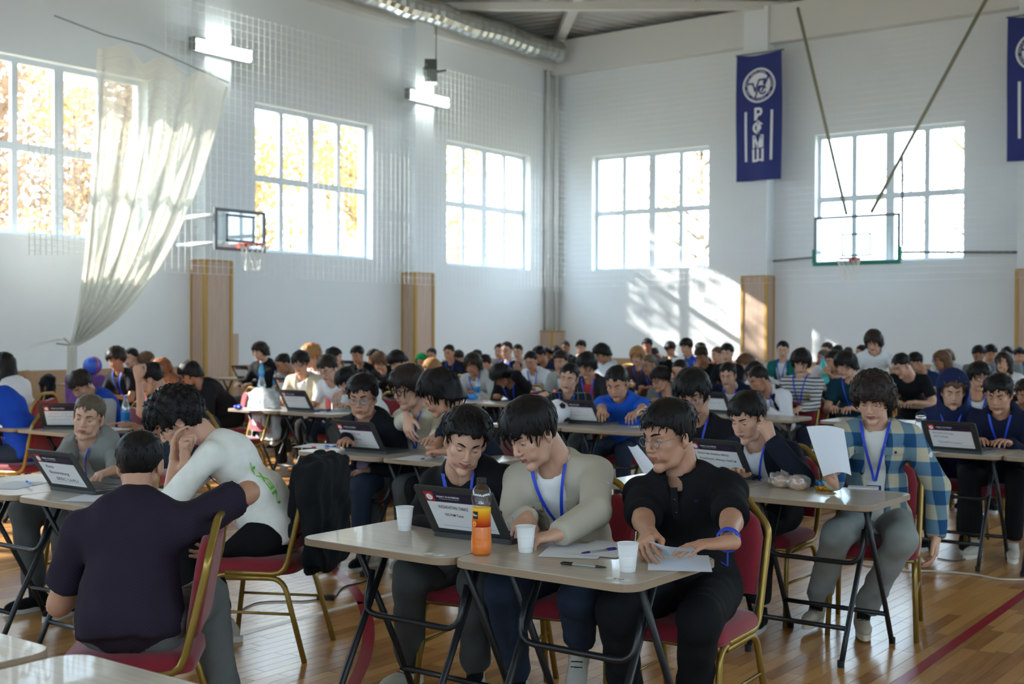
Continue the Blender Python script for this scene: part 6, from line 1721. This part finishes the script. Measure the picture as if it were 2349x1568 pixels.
pen(76, 1113, 60, 1103, M_mb, M_mb, 'pale blue marker in grey hoodie student\'s hand', z=TH + .02); pen(726, 944, 757, 942, M_mw, M_dk, 'blue-capped marker right of the bottle row laptop')
pen(1120, 920, 1103, 917, M_mw, mat('pink_cap', rgb(220, 90, 110), .4), 'pink marker before the head-bowed student'); pen(965, 1052, 1000, 1047, M_mw, M_ink, 'blue pen on sheets before navy sweater student')
flat_sheet(725, 1022, 20, 'sheet under the markers on second row desk'); flat_sheet(958, 1050, 10, 'sheet before the navy sweater student'); flat_sheet(35, 1112, 25, 'sheet under the grey hoodie student\'s hand'); flat_sheet(222, 1140, 30, 'sheet tucked beside the purple-shirted person')
flat_sheet(585, 940, 5, 'sheet beneath the big water bottle'); flat_sheet(770, 948, 5, 'sheet before the bowing student'); flat_sheet(1485, 978, 5, 'sheet right of the blue tee student\'s hands'); flat_sheet(1190, 968, 5, 'sheet left of the red-scribbled laptop')
flat_sheet(1885, 933, 0, 'sheet before the striped top student'); flat_sheet(1940, 935, 10, 'sheet before the dark teal shirt student'); flat_sheet(2125, 1033, 0, 'sheet left of the ASTANA laptop')
# table stickers
for px, py, txt, lab, rz in ((997, 1271, '17', 'white number sticker on left front desk edge', 180), (1418, 1328, '0-5', 'white number sticker on right front desk corner', 180)):
    p = atz(px, py, TH + .0006); s_ = MB().prism(rrect(.085, .034, .008, 3), 0, .0004).build('number_sticker', M_paper, None, loc=p, rz=R(rz)); tag(s_, lab, 'sticker', 'desk number stickers')
    text_obj('number_print', txt, .03, INKS['black'], s_, (-.02, -.011, .0008), thin=.0005)
# held sheets
sheet([atd(1850, 978, 6.0), atd(1936, 984, 6.05), atd(1953, 1090, 5.85), atd(1888, 1092, 5.8)], 'sheet held up by the plaid shirt student', -.03)
sheet([atd(1440, 1022, 6.5), atd(1462, 1020, 6.5), atd(1512, 1082, 6.35), atd(1474, 1082, 6.35)], 'sheet held by the black tee student behind polo student', .02)
sheet([atd(1540, 820, 19.0), atd(1570, 816, 19.0), atd(1570, 826, 18.9), atd(1542, 830, 18.9)], 'sheet held by the blue polo student under sun patch', .01)
# ------------------------------------------------------------------ food on the plaid desk
M_bread = mat('pale_bread', rgb(206, 164, 128), .8, var=.12, scale=30, bump=.2); M_bag = clear_mat('clear_bag', (.98, .98, .98), .22, .25, (.9, .9, .9), .12)
def blob(name, prims, h, m, loc, lab, cat, amp=.0, lam=.03, seed=1, group=None, parent=None):
    f = union_field(prims, h, .012, pad=.02)
    if amp: f.waves(amp, lam, seed, 7)
    V, Q = f.mesh(); me = geo_mesh(name, V, Q); o = bpy.data.objects.new(name, me); COL.objects.link(o); me.materials.append(m); o.location = loc
    if parent: o.parent = parent
    if lab: tag(o, lab, cat, group)
    return o
bp_ = atz(1792, 1118, TH); bq = atz(1832, 1124, TH)
blob('bread_roll', [ell((0, 0, .03), (.05, .036, .03))], .007, M_bread, bp_, 'bread roll in the bag nearest the laptop', 'bread', .001, group='bread rolls')
blob('bread_roll', [ell((0, 0, .028), (.045, .034, .028))], .007, M_bread, bq, 'bread roll in the bag nearest the golden wrapper', 'bread', .001, seed=2, group='bread rolls')
blob('bread_roll', [ell((0, 0, .03), (.04, .032, .028))], .007, M_bread, (bp_ + bq) / 2 + (.01, .05, .005), 'bread roll behind the other two bagged rolls', 'bread', .001, seed=3, group='bread rolls')
blob('plastic_bag', [ell((0, 0, .04), (.062, .048, .04)), seg((0, 0, .05), (-.05, .0, .06), .03, .012)], .007, M_bag, bp_, 'crumpled clear bag round the left bread rolls', 'bag', .006, .035, 4, 'clear bread bags')
blob('plastic_bag', [ell((0, 0, .038), (.058, .045, .038)), seg((0, 0, .05), (.05, .02, .05), .028, .012)], .007, M_bag, bq, 'crumpled clear bag round the right bread roll', 'bag', .006, .035, 5, 'clear bread bags')
M_foil = mat('gold_foil', rgb(210, 160, 60), .25, .9, bump=.4, bscale=80); M_bfoil = mat('blue_wrapper', rgb(40, 140, 200), .3)
blob('snack_wrapper', [ell((0, 0, .012), (.052, .036, .014))], .005, M_foil, atz(1893, 1126, TH), 'crumpled golden snack wrapper beside the bread', 'wrapper', .006, .02, 6)
blob('snack_wrapper', [ell((0, 0, .01), (.045, .02, .012))], .005, M_bfoil, atz(1876, 1112, TH), 'blue torn wrapper behind the golden one', 'wrapper', .005, .02, 7)
nb = atz(1980, 1119, TH); o = MB().box((-.075, -.05, 0), (.075, .05, .006)).build('napkin', M_paper, None, loc=nb, rz=R(20), bevel=.002); tag(o, 'folded white napkin before the plaid shirt student', 'napkin')
# ------------------------------------------------------------------ bottles
M_wat = clear_mat('clear_water_bottle', (.86, .95, 1), .14, .05, (.75, .88, .95), .12); M_blab = mat('blue_bottle_label', rgb(30, 130, 200), .4); M_tealb = mat('teal_bottle', rgb(60, 180, 176), .35); M_bcap = mat('blue_cap', rgb(50, 120, 210), .4)
def wbottle(pos, H, lab, band=M_blab, cap=M_bcap, body=M_wat, lz=(.25, .5), group='plastic drink bottles', tab=None):
    if tab: place_table(pos[0] + .1, pos[1] + .12, 'desk under the ' + tab)
    b = empty('water_bottle', pos, label=lab, cat='bottle', group=group); r = H * .135
    MB().lathe([(0, .004), (r * .9, 0), (r, H * .05), (r, H * .2), (r * .93, H * .3), (r, H * .42), (r, H * .62), (r * .75, H * .75), (r * .38, H * .88), (r * .36, H * .93)], 20).build('body', body, b, smooth=True)
    MB().lathe([(r * 1.02, H * lz[0]), (r * 1.02, H * lz[1])], 20, close=True).build('label', band, b, smooth=True)
    MB().lathe([(r * .42, H * .92), (r * .42, H), (0, H)], 14).build('cap', cap, b)
    return b
wbottle(atz(600, 932, TH), .34, 'big clear water bottle with blue bottom on the third row desk', lz=(.05, .42))
wbottle(atz(600, 885, TH), .33, 'blue-tinted bottle behind the big water bottle', body=mat('blue_tint_bottle', rgb(90, 180, 220), .25))
wbottle(atz(632, 893, TH), .25, 'small clear bottle left of the beige jacket student', tab='bottles left of the beige jacket student'); wbottle(atz(1095, 912, TH), .25, 'clear bottle before the grey sweatshirt student', tab='clear bottle of the grey sweatshirt student'); wbottle(atz(288, 982, TH), .26, 'clear bottle behind the grey hoodie student')
wbottle(atz(1624, 884, TH), .28, 'bottle with yellow cap left of the distant laptop', cap=M_yel, tab='bottle with yellow cap left of the distant laptop'); wbottle(atz(1757, 866, TH), .3, 'blue-capped bottle before the wooden far pillar', tab='blue-capped bottle before the far pillar'); wbottle(atz(2140, 874, TH), .33, 'clear bottle before the tied-hair student', tab='bottle before the tied-hair student'); wbottle(atz(2288, 862, TH), .3, 'bottle behind the olive overshirt student', tab='bottle behind the olive overshirt student')
hb_ = (from_local(DR['J']['R'][2] + DR['J']['R'][3] * .08, DR['root'], DR['hd']) + from_local(DR['J']['L'][2] + DR['J']['L'][3] * .08, DR['root'], DR['hd'])) / 2 - np.array([0, 0, .17]); bt = wbottle(hb_, .33, 'teal bottle lifted by the drinking student', body=M_tealb, band=M_tealb, cap=M_bcap); bt.rotation_euler = (R(-10), R(-14), 0)
wbottle(atz(1912, 905, TH), .22, 'small yellow-capped bottle beside the teal shirt student', cap=M_yel)
t = empty('thermos', atz(2112, 1034, TH), label='steel thermos left of the ASTANA laptop', cat='thermos'); M_st = mat('brushed_steel', rgb(170, 172, 176), .3, .9)
MB().lathe([(.036, 0), (.037, .01), (.037, .19), (.034, .2)], 24).build('body', M_st, t, smooth=True); MB().lathe([(.034, .2), (.034, .225), (.03, .235), (0, .235)], 24).build('lid', M_st, t, smooth=True)
MB().tube(arc((0, 0, .232), .03, 0, 180, 10, 'xz'), .004, 6).build('handle', M_blkpen, t, smooth=True)
for px, py, sc_, lab, m in ((622, 903, .8, 'teal plastic bag on the sunlit desk', mat('teal_bag', rgb(60, 190, 200), .5)), (1080, 916, .8, 'blue plastic bag before the grey sweatshirt student', mat('blue_bag', rgb(40, 140, 220), .5)), (548, 938, .5, 'blue crumpled ribbon at the desk\'s left edge', LANY)):
    blob('crumpled_bag', [ell((0, 0, .04 * sc_), (.11 * sc_, .07 * sc_, .045 * sc_))], .01, m, atz(px, py, TH), lab, 'bag', .008, .05, int(px), 'crumpled bags')
o = blob('steel_ball', [ell((0, 0, 0), (.035, .035, .035))], .008, M_st, from_local(Ck['J']['R'][2] + Ck['J']['R'][3] * .075 + np.array([0, 0, -.06]), Ck['root'], Ck['hd']), 'shiny round object in the checked shirt student\'s hand', 'ball')
o = blob('football', [ell((0, 0, .105), (.105, .105, .105))], .014, mat('white_ball', rgb(224, 224, 230), .5), atz(1281, 972, TH), 'white and black ball left of the red-scribbled laptop', 'ball')
for i in range(7):
    a, e = i * 2.4, -.7 + .25 * i; d = np.array([math.cos(a) * math.cos(e), math.sin(a) * math.cos(e), math.sin(e)]); u = unit(np.cross(d, (.3, .2, 1))); v = np.cross(d, u)
    MB().add([np.array([0, 0, .105]) + (d + .3 * (u * math.cos(k * 1.2566) + v * math.sin(k * 1.2566))) * .1035 for k in range(5)] + [np.array([0, 0, .105]) + d * .108], [(k, (k + 1) % 5, 5) for k in range(5)]).build('black_patch', M_blkpen, o)
bb = atd(212, 838, 15.5); fb = empty('striped_ball', bb, label='blue ball with red stripes below the tied net', cat='ball')
MB().lathe([(.115 * math.cos(a), .115 * math.sin(a)) for a in np.linspace(-PI / 2, PI / 2, 14)], 20).build('ball_skin', mat('blue_ball', rgb(50, 90, 190), .5), fb, smooth=True)
for k in range(4): MB().tube([(.116 * math.cos(a) * math.cos(k * PI / 4), .116 * math.cos(a) * math.sin(k * PI / 4), .116 * math.sin(a)) for a in np.linspace(-1.4, 1.4, 14)], .010, 5, flat=.3).build('stripe', M_mrk, fb, smooth=True)
sb = atd(205, 866, 15.5); blob('sports_bag', [bxp((0, 0, .25), (.3, .18, .25), rd=.08)], .03, mat('purple_bag', rgb(90, 50, 120), .7), (sb[0], sb[1], .46), 'purple sports bag under the striped ball', 'bag', .01, .2, 3)
place_chair(sb[0], sb[1], 150, 'red chair carrying the purple sports bag')
# ------------------------------------------------------------------ jackets on chairs, empty chairs
def hung_jacket(c, col, lab, seed=1, sleeves=True, name='jacket'):
    pr = [seg((-.2, -.27, .88), (.2, -.27, .88), .05), bxp((0, -.315, .66), (.215, .035, .26), rd=.03), bxp((0, -.215, .74), (.2, .03, .17), rd=.02), seg((-.12, -.26, .91), (.12, -.26, .91), .035)]
    if sleeves: pr += [seg((.22, -.29, .84), (.24, -.30, .45), .055, .045), seg((-.22, -.29, .84), (-.23, -.32, .48), .055, .045)]
    f = union_field(pr, .014, .03, pad=.03); f.waves(.012, .11, seed, 7); V, Q = f.mesh(); me = geo_mesh(name, V, Q); o = bpy.data.objects.new(name, me); COL.objects.link(o); me.materials.append(col)
    o.location = c.location; o.rotation_euler = c.rotation_euler; tag(o, lab, 'jacket', 'jackets hung over chairs'); return o
hung_jacket(jc, cloth((22, 26, 28)), 'black jacket hung on the curly white tee student\'s chair', 3)
def ec(px, py, faz, lab, z=.9):
    p = atz(px, py, z); d = np.array([math.sin(R(faz)), math.cos(R(faz))]); return place_chair(p[0] + d[0] * .27, p[1] + d[1] * .27, faz, lab)
_q = atd(545, 885, 12.2); c = place_chair(_q[0], _q[1], 200, 'red chair under a pale grey jacket'); hung_jacket(c, cloth((176, 178, 178)), 'pale grey jacket hung on a chair left of the big bottle', 5)
c = ec(110, 866, 215, 'red chair carrying a black jacket at far left'); hung_jacket(c, cloth((24, 27, 32)), 'black puffy jacket on a chair at far left', 6)
c = ec(1852, 898, 200, 'red chair under a black blazer'); hung_jacket(c, cloth((24, 25, 28)), 'black blazer with silver pin hung before striped top student', 7)
c = ec(2150, 872, 195, 'red chair under a tan coat'); hung_jacket(c, cloth((176, 134, 84)), 'tan coat hung behind the hooded student', 8)
ec(2092, 884, 170, 'big red chair back behind the plaid shirt student'); ec(1260, 866, 190, 'empty red chair behind the checked shirt student'); ec(1487, 853, 190, 'empty red chair behind the blue tee student'); ec(1780, 842, 195, 'empty red chair left of the striped top student, farther one'); ec(1812, 853, 195, 'empty red chair left of the striped top student, nearer one')
ec(866, 854, 190, 'sunlit empty red chair behind the lilac tee student'); ec(1442, 835, 190, 'empty red chair left of the fair-haired student'); ec(60, 850, 230, 'empty red chair at far left behind the black jacket'); ec(40, 868, 250, 'red chair turned left at the picture edge'); ec(1215, 815, 190, 'empty red chair behind the blazer student')
# ------------------------------------------------------------------ cables on the floor
M_wc = mat('white_cable', rgb(206, 204, 196), .5); M_bc = mat('black_cable', rgb(24, 24, 26), .5)
def cable(pts, r, m, lab):
    w = [atz(x, y, r + .0015) for x, y in pts]; fine = []
    for i in range(len(w) - 1):
        p0, p1, p2, p3 = w[max(i - 1, 0)], w[i], w[i + 1], w[min(i + 2, len(w) - 1)]
        for t in np.linspace(0, 1, 6, endpoint=False): fine.append(.5 * ((2 * p1) + (-p0 + p2) * t + (2 * p0 - 5 * p1 + 4 * p2 - p3) * t * t + (-p0 + 3 * p1 - 3 * p2 + p3) * t ** 3))
    fine.append(w[-1]); o = MB().tube(fine, r, 6).build('cable', m, smooth=True); tag(o, lab, 'cable', 'cables on the floor'); return o
cable([(1960, 1290), (2020, 1300), (2080, 1308), (2160, 1310), (2240, 1318), (2300, 1328), (2400, 1328)], .006, M_wc, 'white cable across the floor at right')
cable([(550, 1400), (590, 1382), (650, 1378), (700, 1378), (735, 1373)], .004, M_bc, 'black cable left of the power adapter'); cable([(768, 1370), (790, 1345), (830, 1335), (860, 1320)], .004, M_bc, 'black cable right of the power adapter')
cable([(2150, 1280), (2200, 1285), (2235, 1265), (2225, 1230)], .004, M_bc, 'black cable loop under the ASTANA desk')
a_ = atz(748, 1375, 0); o = MB().box((-.05, -.022, 0), (.05, .022, .028)).build('power_adapter', M_blkpen, None, loc=a_, rz=R(30), bevel=.006); tag(o, 'black power adapter on the floor by the red curve', 'adapter')
# ------------------------------------------------------------------ prints on clothes
def print_on(I, txt, size, m, origin, ux, uy, nrm, parent_name='shirt', th=.0015, name='shirt_print', width=None):
    """writing pressed onto a garment: origin/axes in the person's local frame"""
    me = text_mesh(txt, size, thin=size * .02); ux, uy, nrm = unit(ux), unit(uy), unit(nrm); sc_ = 1.0
    if width: xs = [v.co.x for v in me.vertices]; sc_ = width / (max(xs) - min(xs))
    for v in me.vertices:
        p = origin + ux * v.co.x * sc_ + uy * v.co.y; lo_, hi_ = -.12, .14
        for _ in range(12):
            md = (lo_ + hi_) / 2
            if eval_union(I['torso'], p + nrm * md, .025, I['off'])[0] < 0: lo_ = md
            else: hi_ = md
        v.co = p + nrm * (hi_ + .006)
    par = [c for c in chs(I['obj']) if c.name.startswith(parent_name)][0]
    o = bpy.data.objects.new(name, me); COL.objects.link(o); me.materials.clear(); me.materials.append(m); o.parent = par; return o
M_lime = mat('lime_print', rgb(110, 196, 50), .7)
# big green lettering down the back of the white tee, small black patch on its sleeve
I = Wt; bk = I['wst'] - I['fw'] * .10 - I['ax'] * .10 - I['uc'] * .10
print_on(I, 'NEXT', .11, M_lime, bk - I['ax'] * .02, I['uc'] + .15 * I['ax'], -I['fw'] * .6 - I['ax'] * .5, -I['fw'] - I['ax'] * .35, width=.24)
I = Bl; print_on(I, 'D&H', .035, M_wprint, I['chs'] + I['fw'] * .11 - I['ax'] * .14 - I['uc'] * .03, I['ax'], I['uc'], I['fw'])


# black woven patch on the white tee's near sleeve
S_, E2 = Wt['J']['R'][:2]; pc_ = S_ + (E2 - S_) * .78; od = to_local(np.array([*Wt['root'], 0]) + np.array([.6, -.8, .1]), Wt['root'], Wt['hd']); al = unit(E2 - S_); od = unit(od - al * (od @ al)); wd_ = np.cross(al, od)
P_ = [[pc_ + al * .035 * (i / 3 - .5) * 2 * .5 + (od * math.cos(t) + wd_ * math.sin(t)) * .0715 for t in np.linspace(-.55, .55, 6)] for i in range(4)]
MB().grid(P_).grid([[p + od * .002 for p in r] for r in P_]).build('sleeve_patch', M_blkpen, [c for c in chs(Wt['obj']) if c.name.startswith('shirt')][0], smooth=True)
